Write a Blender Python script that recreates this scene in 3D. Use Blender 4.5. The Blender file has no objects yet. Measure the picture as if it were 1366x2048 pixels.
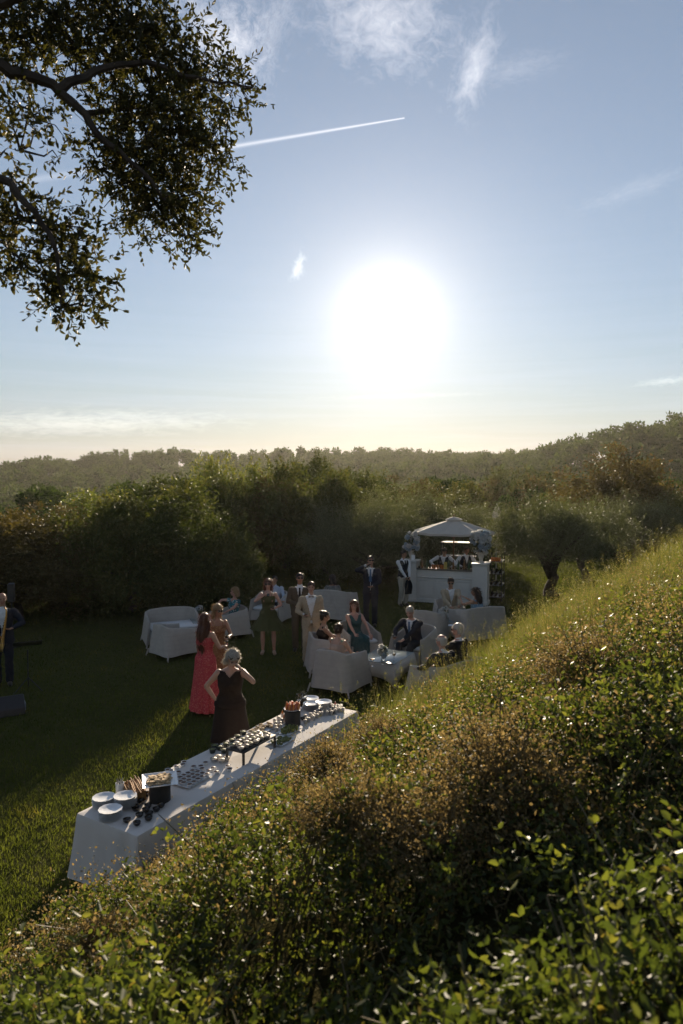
import bpy, bmesh, math, random
import numpy as np
from mathutils import Vector, Matrix

R = math.radians
rng = np.random.default_rng(11)
random.seed(11)
scene = bpy.context.scene
COL = scene.collection

# ------------------------------------------------------------------ camera
CAMZ = 4.0
FPX = 1400.0
PITCH = math.atan(69 / FPX)
cam_d = bpy.data.cameras.new('camera')
cam = bpy.data.objects.new('camera', cam_d)
COL.objects.link(cam)
cam.location = (0, 0, CAMZ)
cam.rotation_euler = (math.pi / 2 - PITCH, 0, 0)
cam_d.sensor_fit = 'VERTICAL'
cam_d.sensor_height = 36
cam_d.sensor_width = 24
cam_d.lens = FPX / 2048 * 36
cam_d.clip_start = 0.05
cam_d.clip_end = 5000
cam_d.dof.use_dof = True
cam_d.dof.focus_distance = 11.5
cam_d.dof.aperture_fstop = 3.2
scene.camera = cam


def ray(px, py):
    cx, cy = (px - 683) / FPX, (1024 - py) / FPX
    d = Vector((cx, math.cos(PITCH) + cy * math.sin(PITCH), cy * math.cos(PITCH) - math.sin(PITCH)))
    return d


def W(px, py, y):
    """the point of the place seen at a picture position, y metres ahead"""
    d = ray(px, py)
    return Vector((0, 0, CAMZ)) + d * (y / d.y)


def G(px, py, z=0.0):
    """the point at height z seen at a picture position"""
    d = ray(px, py)
    return Vector((0, 0, CAMZ)) + d * ((z - CAMZ) / d.z)


# ------------------------------------------------------------------ sky
SUN_D = ray(778, 628).normalized()
SUN_EL = math.asin(SUN_D.z)
SUN_AZ = math.atan2(SUN_D.x, SUN_D.y)

world = bpy.data.worlds.new('World')
scene.world = world
world.use_nodes = True
wt = world.node_tree
wt.nodes.clear()


class NT:
    """short helpers for node trees"""
    def __init__(self, t):
        self.t = t

    def n(self, kind, **kw):
        nd = self.t.nodes.new(kind)
        for k, v in kw.items():
            if k.startswith('i_'):
                nd.inputs[k[2:].replace('_', ' ')].default_value = v
            else:
                setattr(nd, k, v)
        return nd

    def l(self, a, b):
        self.t.links.new(a, b)

    def put(self, sock, v):
        if hasattr(v, 'links'):
            self.l(v, sock)
        else:
            sock.default_value = v

    def m(self, op, a, b=0.0, c=None, clamp=False):
        nd = self.t.nodes.new('ShaderNodeMath')
        nd.operation = op
        nd.use_clamp = clamp
        self.put(nd.inputs[0], a)
        self.put(nd.inputs[1], b)
        if c is not None:
            self.put(nd.inputs[2], c)
        return nd.outputs[0]

    def dot(self, a, v):
        nd = self.t.nodes.new('ShaderNodeVectorMath')
        nd.operation = 'DOT_PRODUCT'
        self.l(a, nd.inputs[0])
        nd.inputs[1].default_value = v
        return nd.outputs['Value']

    def mix(self, fac, a, b, blend='MIX'):
        nd = self.t.nodes.new('ShaderNodeMix')
        nd.data_type = 'RGBA'
        nd.blend_type = blend
        self.put(nd.inputs[0], fac)
        for s, v in ((nd.inputs[6], a), (nd.inputs[7], b)):
            if hasattr(v, 'links'):
                self.l(v, s)
            else:
                s.default_value = (*v, 1) if len(v) == 3 else v
        return nd.outputs[2]

    def ramp(self, fac, stops):
        nd = self.t.nodes.new('ShaderNodeValToRGB')
        el = nd.color_ramp.elements
        while len(el) < len(stops):
            el.new(0.5)
        for e, (p, c) in zip(el, stops):
            e.position = p
            e.color = (*c, 1) if hasattr(c, '__len__') else (c, c, c, 1)
        self.put(nd.inputs[0], fac)
        return nd.outputs[0]

    def noise(self, vec, scale, detail=4, rough=0.55, dist=0.0):
        nd = self.t.nodes.new('ShaderNodeTexNoise')
        if vec is not None:
            self.l(vec, nd.inputs['Vector'])
        nd.inputs['Scale'].default_value = scale
        nd.inputs['Detail'].default_value = detail
        nd.inputs['Roughness'].default_value = rough
        nd.inputs['Distortion'].default_value = dist
        return nd.outputs['Fac']


SKY_STRENGTH = 0.05
NK = 0.9
VEIL = (1.35, 1.42, 1.5)
EXPOSURE = 1.1
w = NT(wt)
sky = w.n('ShaderNodeTexSky', sky_type='NISHITA', sun_disc=False)
sky.sun_elevation = SUN_EL
sky.sun_rotation = SUN_AZ
sky.altitude = 120
sky.air_density = 1.0
sky.dust_density = 0.05
sky.ozone_density = 3.0
tc = w.n('ShaderNodeTexCoord').outputs['Generated']
nrm = w.n('ShaderNodeVectorMath', operation='NORMALIZE')
w.l(tc, nrm.inputs[0])
D = nrm.outputs[0]
# bright aureole round the sun: a low sun seen through humid air
cs = w.dot(D, SUN_D)
ang2 = w.m('MULTIPLY', w.m('SUBTRACT', 1.0, cs), 2.0)          # angle squared, small angles
g1 = w.m('MULTIPLY', w.m('EXPONENT', w.m('MULTIPLY', ang2, -1 / 0.045 ** 2)), 6.0)
g2 = w.m('MULTIPLY', w.m('EXPONENT', w.m('MULTIPLY', ang2, -1 / 0.08 ** 2)), 3.2)
g3 = w.m('MULTIPLY', w.m('EXPONENT', w.m('MULTIPLY', ang2, -1 / 0.18 ** 2)), 2.0)
g4 = w.m('MULTIPLY', w.m('EXPONENT', w.m('MULTIPLY', ang2, -1 / 0.62 ** 2)), 0.6)
glow = w.m('ADD', w.m('ADD', g1, g2), w.m('ADD', g3, g4))
glowc = w.n('ShaderNodeVectorMath', operation='SCALE')
glowc.inputs[0].default_value = (1.0, 0.93, 0.84)
w.l(glow, glowc.inputs['Scale'])

# clouds: thin wisps at their directions in the sky
sep = w.n('ShaderNodeSeparateXYZ')
w.l(D, sep.inputs[0])


def wisp(px, py, wpx, hpx, rot, scale, amount, lo, hi, stretch=3.0):
    c = ray(px, py).normalized()
    a = Vector((0, 0, 1)).cross(c).normalized() * -1
    b = c.cross(a).normalized() * -1
    ca, sa = math.cos(R(rot)), math.sin(R(rot))
    a2 = a * ca + b * sa
    b2 = b * ca - a * sa
    u = w.m('DIVIDE', w.dot(D, a2), wpx / FPX)
    v = w.m('DIVIDE', w.dot(D, b2), hpx / FPX)
    front = w.m('GREATER_THAN', w.dot(D, c), 0.5)
    fall = w.m('EXPONENT', w.m('MULTIPLY', w.m('ADD', w.m('MULTIPLY', u, u), w.m('MULTIPLY', v, v)), -1.0))
    cb = w.n('ShaderNodeCombineXYZ')
    w.l(w.m('MULTIPLY', u, wpx / hpx / stretch), cb.inputs[0])
    w.l(v, cb.inputs[1])
    cb.inputs[2].default_value = px * 0.013
    ns = w.noise(cb.outputs[0], scale * 1.5, 6, 0.68, 0.5)
    k = w.ramp(w.m('ADD', w.m('MULTIPLY', fall, 0.38), w.m('MULTIPLY', ns, 0.85)), [(lo + .03, 0.0), (hi, 1.0)])
    k = w.m('MULTIPLY', k, w.m('MULTIPLY', w.m('POWER', fall, 0.6), front))
    return w.m('MULTIPLY', k, amount)


clouds = None
for a in ((450, 85, 85, 66, -30, 2.2, 6.0, .52, .98, 1.0), (765, 45, 130, 70, -14, 2.0, 4.5, .5, .98, 1.3),
          (948, 140, 30, 80, -20, 1.6, 4.6, .5, .98, .7), (1030, 138, 90, 24, 4, 2.0, 1.2, .5, .98, 2.0),
          (545, 50, 70, 30, 60, 2.2, 2.5, .5, .98, 2.0), (596, 535, 10, 26, -22, 1.6, 5.0, .45, .9, .8),
          (1265, 380, 100, 18, 12, 1.8, 1.0, .5, .95, 2.5), (1335, 762, 60, 9, 4, 1.4, 2.4, .5, .95, 3.0),
          (78, 595, 9, 26, 28, 1.6, 2.2, .45, .9, .8), (170, 845, 290, 26, 2, 1.8, 3.0, .5, .95, 4.0), (800, 792, 190, 6, 1, 1.4, 1.4, .5, .95, 4.0)):
    k = wisp(*a)
    clouds = k if clouds is None else w.m('ADD', clouds, k)
# low bands of thin cloud over the horizon, all the way round
el = sep.outputs[2]
cbv = w.n('ShaderNodeCombineXYZ')
w.l(w.m('MULTIPLY', sep.outputs[0], 1.6), cbv.inputs[0])
w.l(w.m('MULTIPLY', sep.outputs[1], 1.6), cbv.inputs[1])
w.l(w.m('MULTIPLY', el, 42.0), cbv.inputs[2])
bn = w.noise(cbv.outputs[0], 1.6, 4, 0.6, 0.5)
bandm = w.m('EXPONENT', w.m('MULTIPLY', w.m('POWER', w.m('DIVIDE', w.m('ABSOLUTE', el), 0.16), 1.3), -1.0))
band = w.m('MULTIPLY', bandm, w.m('ADD', 0.35, w.m('MULTIPLY', w.ramp(bn, [(.4, 0.0), (.7, 1.0)]), 0.8)))
# the contrail
ca_, cb_ = ray(400, 304).normalized(), ray(809, 236).normalized()
cn = ca_.cross(cb_).normalized()
ct = cn.cross(cb_).normalized()
if ct.dot(ca_) < 0:
    ct = -ct
along = w.dot(D, ct)
side = w.m('ABSOLUTE', w.dot(D, cn))
wd = w.m('ADD', 0.0007, w.m('MULTIPLY', w.m('MAXIMUM', along, 0.0), 0.007))
line = w.m('EXPONENT', w.m('MULTIPLY', w.m('POWER', w.m('DIVIDE', side, wd), 2.0), -1.0))
on = w.m('MULTIPLY', w.m('GREATER_THAN', along, 0.0), w.m('LESS_THAN', along, 0.62))
fade = w.m('MAXIMUM', w.m('SUBTRACT', 1.0, w.m('MULTIPLY', along, 2.0)), 0.22)
trail = w.m('MULTIPLY', w.m('MULTIPLY', line, on), w.m('MULTIPLY', fade, 6.0))
allc = w.m('ADD', clouds, trail)
cc = w.n('ShaderNodeVectorMath', operation='SCALE')
cc.inputs[0].default_value = (1.0, 0.97, 0.94)
w.l(allc, cc.inputs['Scale'])
bc = w.n('ShaderNodeVectorMath', operation='SCALE')
bc.inputs[0].default_value = (0.75, 0.75, 1.6)
w.l(band, bc.inputs['Scale'])
s1 = w.n('ShaderNodeVectorMath', operation='ADD')
elp = w.m('MAXIMUM', sep.outputs[2], 0.0)
nk = w.m('SUBTRACT', 1.0, w.m('MULTIPLY', w.m('EXPONENT', w.m('MULTIPLY', elp, -1 / 0.16)), NK))
sk = w.n('ShaderNodeVectorMath', operation='SCALE')
w.l(sky.outputs[0], sk.inputs[0])
w.l(nk, sk.inputs['Scale'])
vb = w.n('ShaderNodeVectorMath', operation='SCALE')          # pale veil of thin high cloud
vb.inputs[0].default_value = VEIL
w.l(w.m('ADD', 0.45, w.m('EXPONENT', w.m('MULTIPLY', elp, -1 / 0.30))), vb.inputs['Scale'])
sv = w.n('ShaderNodeVectorMath', operation='ADD')
w.l(sk.outputs[0], sv.inputs[0])
w.l(vb.outputs[0], sv.inputs[1])
w.l(sv.outputs[0], s1.inputs[0])
w.l(glowc.outputs[0], s1.inputs[1])
s2 = w.n('ShaderNodeVectorMath', operation='ADD')
w.l(s1.outputs[0], s2.inputs[0])
w.l(cc.outputs[0], s2.inputs[1])
s3 = w.n('ShaderNodeVectorMath', operation='ADD')
w.l(s2.outputs[0], s3.inputs[0])
w.l(bc.outputs[0], s3.inputs[1])
bg = w.n('ShaderNodeBackground')
bg.inputs['Strength'].default_value = SKY_STRENGTH
tn = w.n('ShaderNodeVectorMath', operation='MULTIPLY')
w.l(s3.outputs[0], tn.inputs[0])
tn.inputs[1].default_value = (1.06, 0.985, 0.915)          # slightly warm evening air
w.l(tn.outputs[0], bg.inputs['Color'])
wo = w.n('ShaderNodeOutputWorld')
w.l(bg.outputs[0], wo.inputs['Surface'])

world.cycles.sampling_method = 'MANUAL'
world.cycles.sample_map_resolution = 256

# ------------------------------------------------------------------ sun
sun_l = bpy.data.lights.new('sun', 'SUN')
sun_l.energy = 5.0
sun_l.angle = R(0.6)
sun_l.color = (1.0, 0.83, 0.62)
sun = bpy.data.objects.new('sun', sun_l)
COL.objects.link(sun)
sun.location = SUN_D * 60
sun.rotation_euler = SUN_D.to_track_quat('Z', 'Y').to_euler()

vs = scene.view_settings
vs.view_transform = 'Standard'
vs.look = 'None'
vs.exposure = EXPOSURE
vs.gamma = 1
vs.use_curve_mapping = False
scene.display_settings.display_device = 'sRGB'
cy = scene.cycles
cy.max_bounces = 5
cy.diffuse_bounces = 2
cy.glossy_bounces = 2
cy.transmission_bounces = 5
cy.transparent_max_bounces = 8
cy.volume_bounces = 0
cy.caustics_reflective = False
cy.caustics_refractive = False
cy.sample_clamp_indirect = 4
cy.use_denoising = True
cy.use_adaptive_sampling = True
cy.adaptive_threshold = 0.025
scene.render.engine = 'CYCLES'
# ------------------------------------------------------------------ helpers
def V3(a):
    return np.array(a, dtype=float)


def link(o, parent=None):
    COL.objects.link(o)
    if parent is not None:
        o.parent = parent
    return o


def mesh_np(name, v, f, mat=None, smooth=False, attr=None):
    """mesh from numpy arrays: v (n,3), f (m,3|4) or a list of index lists"""
    me = bpy.data.meshes.new(name)
    if isinstance(f, np.ndarray):
        k = f.shape[1]
        me.vertices.add(len(v))
        me.vertices.foreach_set('co', np.ascontiguousarray(v, dtype=np.float32).ravel())
        me.loops.add(f.size)
        me.loops.foreach_set('vertex_index', np.ascontiguousarray(f, dtype=np.int32).ravel())
        me.polygons.add(len(f))
        me.polygons.foreach_set('loop_start', np.arange(0, f.size, k, dtype=np.int32))
        me.polygons.foreach_set('loop_total', np.full(len(f), k, dtype=np.int32))
        me.update(calc_edges=True)
    else:
        me.from_pydata([tuple(p) for p in v], [], [tuple(q) for q in f])
        me.update()
    if attr is not None:
        a = me.attributes.new('rnd', 'FLOAT', 'POINT')
        a.data.foreach_set('value', np.ascontiguousarray(attr, dtype=np.float32))
    if smooth:
        me.polygons.foreach_set('use_smooth', np.ones(len(me.polygons), dtype=bool))
    if mat is not None:
        me.materials.append(mat)
    return me


def obj(name, me, parent=None, loc=None, rz=None):
    o = bpy.data.objects.new(name, me)
    link(o, parent)
    if loc is not None:
        o.location = loc
    if rz is not None:
        o.rotation_euler = (0, 0, rz)
    return o


def tag(o, label=None, cat=None, group=None, kind=None):
    if label:
        o['label'] = label
    if cat:
        o['category'] = cat
    if group:
        o['group'] = group
    if kind:
        o['kind'] = kind
    return o


def thing(name, label, cat, loc=(0, 0, 0), rz=0.0, group=None):
    o = bpy.data.objects.new(name, None)
    o.empty_display_size = 0.1
    link(o)
    o.location = loc
    o.rotation_euler = (0, 0, rz)
    return tag(o, label, cat, group)


def dup(root, loc, rz=0.0, label=None, group=None, scale=None):
    r = root.copy()
    link(r)
    r.location = loc
    r.rotation_euler = (0, 0, rz)
    if scale is not None:
        r.scale = scale
    if label:
        r['label'] = label
    if group:
        r['group'] = group
    for ch in list(root.children):
        c = ch.copy()
        link(c, r)
        for g in ch.children:
            link(g.copy(), c)
    return r


class MB:
    """collects shapes into one mesh"""
    def __init__(self):
        self.v = []
        self.f = []

    def add(self, v, f):
        o = len(self.v)
        self.v.extend([tuple(p) for p in v])
        self.f.extend([tuple(i + o for i in q) for q in f])
        return self

    def box(self, c, s, rz=0.0, taper=1.0, bev=0.0):
        cx, cy, cz = c
        x, y, z = s[0] / 2, s[1] / 2, s[2] / 2
        ca, sa = math.cos(rz), math.sin(rz)
        if bev > 0:
            b = min(bev, x * .9, y * .9, z * .9)
            rings = []
            for zz, ins in ((-z, b), (-z + b, 0), (z - b, 0), (z, b)):
                k = 1.0 if zz < 0 else taper
                xx, yy = x * k - ins, y * k - ins
                bb = b * .6
                rings.append([(-xx + bb, -yy, zz), (xx - bb, -yy, zz), (xx, -yy + bb, zz), (xx, yy - bb, zz),
                              (xx - bb, yy, zz), (-xx + bb, yy, zz), (-xx, yy - bb, zz), (-xx, -yy + bb, zz)])
            vs_, fs = [], []
            for r_ in rings:
                vs_ += r_
            for i in range(3):
                for j in range(8):
                    fs.append((i * 8 + j, i * 8 + (j + 1) % 8, i * 8 + 8 + (j + 1) % 8, i * 8 + 8 + j))
            fs.append(tuple(range(7, -1, -1)))
            fs.append(tuple(range(24, 32)))
        else:
            vs_ = []
            for zz, k in ((-z, 1.0), (z, taper)):
                vs_ += [(-x * k, -y * k, zz), (x * k, -y * k, zz), (x * k, y * k, zz), (-x * k, y * k, zz)]
            fs = [(3, 2, 1, 0), (4, 5, 6, 7), (0, 1, 5, 4), (1, 2, 6, 5), (2, 3, 7, 6), (3, 0, 4, 7)]
        vs_ = [(cx + p[0] * ca - p[1] * sa, cy + p[0] * sa + p[1] * ca, cz + p[2]) for p in vs_]
        return self.add(vs_, fs)

    def tube(self, pts, rad, n=8, cap=True, flat=None):
        pts = [Vector(p) for p in pts]
        if not hasattr(rad, '__len__'):
            rad = [rad] * len(pts)
        vs_, fs = [], []
        ref = None
        for i, p in enumerate(pts):
            t = (pts[min(i + 1, len(pts) - 1)] - pts[max(i - 1, 0)])
            t = t.normalized() if t.length > 1e-9 else Vector((0, 0, 1))
            if ref is None:
                ref = Vector((1, 0, 0)) if abs(t.x) < 0.9 else Vector((0, 1, 0))
            b = t.cross(ref).normalized()
            a = b.cross(t).normalized()
            ref = a
            for j in range(n):
                q = 2 * math.pi * j / n
                vs_.append(p + a * (math.cos(q) * rad[i]) + b * (math.sin(q) * rad[i]))
        m = len(pts)
        for i in range(m - 1):
            for j in range(n):
                fs.append((i * n + j, i * n + (j + 1) % n, (i + 1) * n + (j + 1) % n, (i + 1) * n + j))
        if cap:
            fs.append(tuple(range(n - 1, -1, -1)))
            fs.append(tuple((m - 1) * n + j for j in range(n)))
        return self.add(vs_, fs)

    def lathe(self, prof, c=(0, 0, 0), n=16, wav=0.0, wn=8):
        vs_, fs = [], []
        for (r, z) in prof:
            for j in range(n):
                q = 2 * math.pi * j / n
                rr = r * (1 + wav * math.cos(wn * q)) if r > 1e-4 else r
                vs_.append((c[0] + rr * math.cos(q), c[1] + rr * math.sin(q), c[2] + z))
        for i in range(len(prof) - 1):
            for j in range(n):
                fs.append((i * n + j, i * n + (j + 1) % n, (i + 1) * n + (j + 1) % n, (i + 1) * n + j))
        return self.add(vs_, fs)

    def ell(self, c, r, n=12, m=8, rot=None):
        vs_, fs = [], []
        for i in range(m + 1):
            th = math.pi * i / m
            for j in range(n):
                ph = 2 * math.pi * j / n
                p = Vector((r[0] * math.sin(th) * math.cos(ph), r[1] * math.sin(th) * math.sin(ph), r[2] * math.cos(th)))
                if rot is not None:
                    p = rot @ p
                vs_.append((c[0] + p.x, c[1] + p.y, c[2] + p.z))
        for i in range(m):
            for j in range(n):
                fs.append((i * n + j, (i + 1) * n + j, (i + 1) * n + (j + 1) % n, i * n + (j + 1) % n))
        return self.add(vs_, fs)

    def mesh(self, name, mat, smooth=True):
        me = mesh_np(name, self.v, self.f, mat)
        bm = bmesh.new()
        bm.from_mesh(me)
        bmesh.ops.remove_doubles(bm, verts=bm.verts, dist=1e-5)
        bmesh.ops.recalc_face_normals(bm, faces=bm.faces)
        bm.to_mesh(me)
        bm.free()
        if smooth:
            me.polygons.foreach_set('use_smooth', np.ones(len(me.polygons), dtype=bool))
            me.set_sharp_from_angle(angle=R(42))
        return me

    def build(self, name, mat, parent=None, smooth=True):
        return obj(name, self.mesh(name, mat, smooth), parent)


# ------------------------------------------------------------------ materials
def new_mat(name):
    m_ = bpy.data.materials.new(name)
    m_.use_nodes = True
    t = m_.node_tree
    t.nodes.clear()
    return m_, NT(t)


def pmat(name, col, rough=0.6, var=0.12, scale=12.0, spec=0.4, metal=0.0, bump=0.0, bscale=60.0, sheen=0.0, sss=0.0, trans=0.0, col2=None):
    """a plain painted / cloth / skin material with mild procedural variation"""
    m_, t = new_mat(name)
    tcn = t.n('ShaderNodeTexCoord').outputs['Object']
    ns = t.noise(tcn, scale, 4, 0.6)
    lo = tuple(c * (1 - var) for c in col)
    hi = tuple(min(1, c * (1 + var)) for c in col) if col2 is None else col2
    c = t.ramp(ns, [(0.3, lo), (0.7, hi)])
    p = t.n('ShaderNodeBsdfPrincipled')
    t.l(c, p.inputs['Base Color'])
    p.inputs['Roughness'].default_value = rough
    p.inputs['Specular IOR Level'].default_value = spec
    p.inputs['Metallic'].default_value = metal
    p.inputs['Sheen Weight'].default_value = sheen
    if sss:
        p.inputs['Subsurface Weight'].default_value = sss
        p.inputs['Subsurface Radius'].default_value = (0.02, 0.008, 0.004)
        p.inputs['Subsurface Scale'].default_value = 1.0
    if bump:
        bn_ = t.noise(tcn, bscale, 3, 0.6)
        b = t.n('ShaderNodeBump')
        b.inputs['Strength'].default_value = bump
        b.inputs['Distance'].default_value = 0.01
        t.l(bn_, b.inputs['Height'])
        t.l(b.outputs[0], p.inputs['Normal'])
    sh = p.outputs[0]
    if trans:
        tr = t.n('ShaderNodeBsdfTranslucent')
        t.l(c, tr.inputs['Color'])
        mx = t.n('ShaderNodeMixShader')
        mx.inputs[0].default_value = trans
        t.l(sh, mx.inputs[1])
        t.l(tr.outputs[0], mx.inputs[2])
        sh = mx.outputs[0]
    o = t.n('ShaderNodeOutputMaterial')
    t.l(sh, o.inputs['Surface'])
    return m_


def leaf_mat(name, stops, rough=0.42, spec=0.5, trans=0.35, tint=(1.25, 1.2, 0.55), objrand=0.0):
    m_, t = new_mat(name)
    a = t.n('ShaderNodeAttribute', attribute_name='rnd').outputs['Fac']
    if objrand:
        oi = t.n('ShaderNodeObjectInfo').outputs['Random']
        a = t.m('ADD', t.m('MULTIPLY', a, 1 - objrand), t.m('MULTIPLY', oi, objrand))
    c = t.ramp(a, stops)
    p = t.n('ShaderNodeBsdfPrincipled')
    t.l(c, p.inputs['Base Color'])
    p.inputs['Roughness'].default_value = rough
    p.inputs['Specular IOR Level'].default_value = spec
    tr = t.n('ShaderNodeBsdfTranslucent')
    t.l(t.mix(1.0, c, tint, 'MULTIPLY'), tr.inputs['Color'])
    mx = t.n('ShaderNodeMixShader')
    mx.inputs[0].default_value = trans
    t.l(p.outputs[0], mx.inputs[1])
    t.l(tr.outputs[0], mx.inputs[2])
    o = t.n('ShaderNodeOutputMaterial')
    t.l(mx.outputs[0], o.inputs['Surface'])
    return m_


# ------------------------------------------------------------------ leaves
def unit(a):
    return a / np.maximum(np.linalg.norm(a, axis=-1, keepdims=True), 1e-9)


def rdir(n, up=0.0):
    d = rng.normal(size=(n, 3))
    d[:, 2] += up
    return unit(d)


def leaves(P, Dr, L, Wd, rnd, hexa=False, fold=0.25):
    """leaf blades at P along Dr with length L, width Wd -> v, f, attr"""
    n = len(P)
    L = np.broadcast_to(np.asarray(L, float), (n,))[:, None]
    Wd = np.broadcast_to(np.asarray(Wd, float), (n,))[:, None]
    s = unit(np.cross(Dr, rdir(n)))
    nn = np.cross(s, Dr)
    if not hexa:
        v = np.stack([P, P + Dr * L * .5 + s * Wd * .5 + nn * Wd * fold, P + Dr * L, P + Dr * L * .5 - s * Wd * .5 + nn * Wd * fold], 1)
        f = np.arange(n * 4, dtype=np.int32).reshape(n, 4)
        return v.reshape(-1, 3), f, np.repeat(rnd, 4)
    up = nn * Wd * fold
    v = np.stack([P, P + Dr * L * .33 + s * Wd * .48 + up, P + Dr * L * .72 + s * Wd * .36 + up * .8, P + Dr * L - nn * L * .08,
                  P + Dr * L * .72 - s * Wd * .36 + up * .8, P + Dr * L * .33 - s * Wd * .48 + up], 1)
    b = np.arange(n, dtype=np.int32)[:, None] * 6
    f = np.concatenate([b + np.array([[0, 1, 2, 3]], dtype=np.int32), b + np.array([[0, 3, 4, 5]], dtype=np.int32)], 0)
    return v.reshape(-1, 3), f, np.repeat(rnd, 6)


def cat_vfa(parts):
    vs_, fs, as_ = [], [], []
    o = 0
    for v, f, a in parts:
        vs_.append(v)
        fs.append(f + o)
        as_.append(a)
        o += len(v)
    return np.concatenate(vs_), np.concatenate(fs), np.concatenate(as_)


_ph = np.random.default_rng(5).uniform(0, 6.283, (64,))
_fr = np.random.default_rng(6).normal(size=(64, 2))


def wav(x, y, scale, seed=0, n=7):
    """smooth pseudo noise in -1..1"""
    o = 0
    for i in range(n):
        k = (seed * 7 + i) % 64
        fx, fy = _fr[k] / scale * (1 + 0.35 * i)
        o = o + np.sin(x * fx + y * fy + _ph[k]) / (1 + 0.35 * i)
    return o / 2.6


def softplus(s, k):
    return k * np.logaddexp(0, np.asarray(s, float) / k)


def bank_s(x, y):
    return (x + 2.3) * 0.85 - (y - 5.8) * 0.53


def ground_h(x, y):
    x = np.asarray(x, float)
    y = np.asarray(y, float)
    s = bank_s(x, y) - 0.05
    rise = 0.64 * softplus(s, 0.12)
    top = 2.75
    b = top - softplus(top - rise, 0.35)
    b = np.maximum(b, 0) * np.clip(1 - (y - 40) / 25, 0, 1)
    b = b + np.where(s > 0.2, 0.06, 0) * wav(x, y, 0.6, 3) * np.clip(s - .2, 0, 1)
    b = b + .15 * wav(x, y, .85, 9) * np.clip((s - .3) / .8, 0, 1) * np.clip((5.2 - s) / 1.5, 0, 1) * (y < 45)
    far = np.interp(y, [-200, 36, 60, 100, 150, 220, 300, 420, 900], [0, 0, -3.5, -8, -7.5, -2, 8.5, 5, -60])
    ridge = 1 / (1 + np.exp(-(x + 125) / 22))
    far = np.where(far > -8, -8 + (far + 8) * (0.55 + 0.45 * ridge), far) * (y > 36) + 0 * x
    far = np.where(y > 36, np.where(y < 100, np.interp(y, [36, 60, 100], [0, -3.5, -8]), far), 0)
    hill = 22 * np.exp(-((x - 105) / 62) ** 2 - ((y - 175) / 68) ** 2) * np.clip((y - 40) / 30, 0, 1)
    return b + far + hill + np.where(y > 45, 0.6, 0) * wav(x, y, 14, 2) + 2.2 * wav(x, y, 34, 5) * np.clip((y - 110) / 80, 0, 1)
# ------------------------------------------------------------------ ground
def ground_material():
    m_, t = new_mat('ground')
    geo = t.n('ShaderNodeNewGeometry').outputs['Position']
    sp = t.n('ShaderNodeSeparateXYZ')
    t.l(geo, sp.inputs[0])
    x, y = sp.outputs[0], sp.outputs[1]
    n1 = t.noise(geo, 0.35, 5, 0.6)
    n2 = t.noise(geo, 9.0, 5, 0.65)
    n3 = t.noise(geo, 60.0, 3, 0.6)
    lawn = t.mix(t.ramp(n1, [(.35, 0.), (.65, 1.)]), (0.040, 0.052, 0.016), (0.062, 0.068, 0.022))
    lawn = t.mix(t.ramp(n2, [(.35, 0.), (.75, 1.)]), lawn, (0.082, 0.078, 0.030))
    soil = t.mix(n2, (0.055, 0.036, 0.022), (0.10, 0.068, 0.040))
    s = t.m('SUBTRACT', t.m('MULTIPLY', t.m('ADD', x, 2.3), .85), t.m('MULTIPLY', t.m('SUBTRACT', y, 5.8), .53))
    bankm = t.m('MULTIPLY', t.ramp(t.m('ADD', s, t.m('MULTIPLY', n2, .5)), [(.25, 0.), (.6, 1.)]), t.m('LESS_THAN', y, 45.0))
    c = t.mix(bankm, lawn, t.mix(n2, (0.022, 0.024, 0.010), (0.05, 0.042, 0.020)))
    # bare earth under the olives and at the foot of the hedge
    bare = t.m('MULTIPLY', t.ramp(n1, [(.58, 0.), (.72, .7)]), t.ramp(t.m('DIVIDE', y, 40.0), [(.68, 0.), (.76, 1.)]))
    c = t.mix(bare, c, soil)
    wood = t.ramp(t.m('DIVIDE', y, 100.0), [(.38, 0.), (.48, 1.)])
    c = t.mix(wood, c, t.mix(n2, (0.030, 0.030, 0.014), (0.075, 0.062, 0.034)))
    p = t.n('ShaderNodeBsdfPrincipled')
    t.l(c, p.inputs['Base Color'])
    p.inputs['Roughness'].default_value = 1.0
    p.inputs['Specular IOR Level'].default_value = 0.0
    b = t.n('ShaderNodeBump')
    b.inputs['Strength'].default_value = 0.9
    b.inputs['Distance'].default_value = 0.03
    t.l(t.m('ADD', n3, n2), b.inputs['Height'])
    t.l(b.outputs[0], p.inputs['Normal'])
    o = t.n('ShaderNodeOutputMaterial')
    t.l(p.outputs[0], o.inputs['Surface'])
    return m_


def make_ground():
    n = 300
    u = np.linspace(-1, 1, n)
    xs = 3.0 * np.sinh(u * 6.05)
    xs = xs + 1.0
    ys = np.concatenate([np.linspace(-120, -3, 20)[:-1], np.linspace(-3, 26, 170)[:-1], 26 + 4.0 * (np.exp(np.linspace(0, 5.3, 120)) - 1)])
    X, Y = np.meshgrid(xs, ys)
    Z = ground_h(X, Y)
    v = np.stack([X, Y, Z], -1).reshape(-1, 3)
    ny, nx = X.shape
    i = np.arange((ny - 1) * nx).reshape(ny - 1, nx)[:, :-1].ravel()
    f = np.stack([i, i + 1, i + 1 + nx, i + nx], 1).astype(np.int32)
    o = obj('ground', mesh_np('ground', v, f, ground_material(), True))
    tag(o, 'mown lawn with a bank and wooded hills beyond', kind='structure')
    return o


make_ground()

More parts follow.
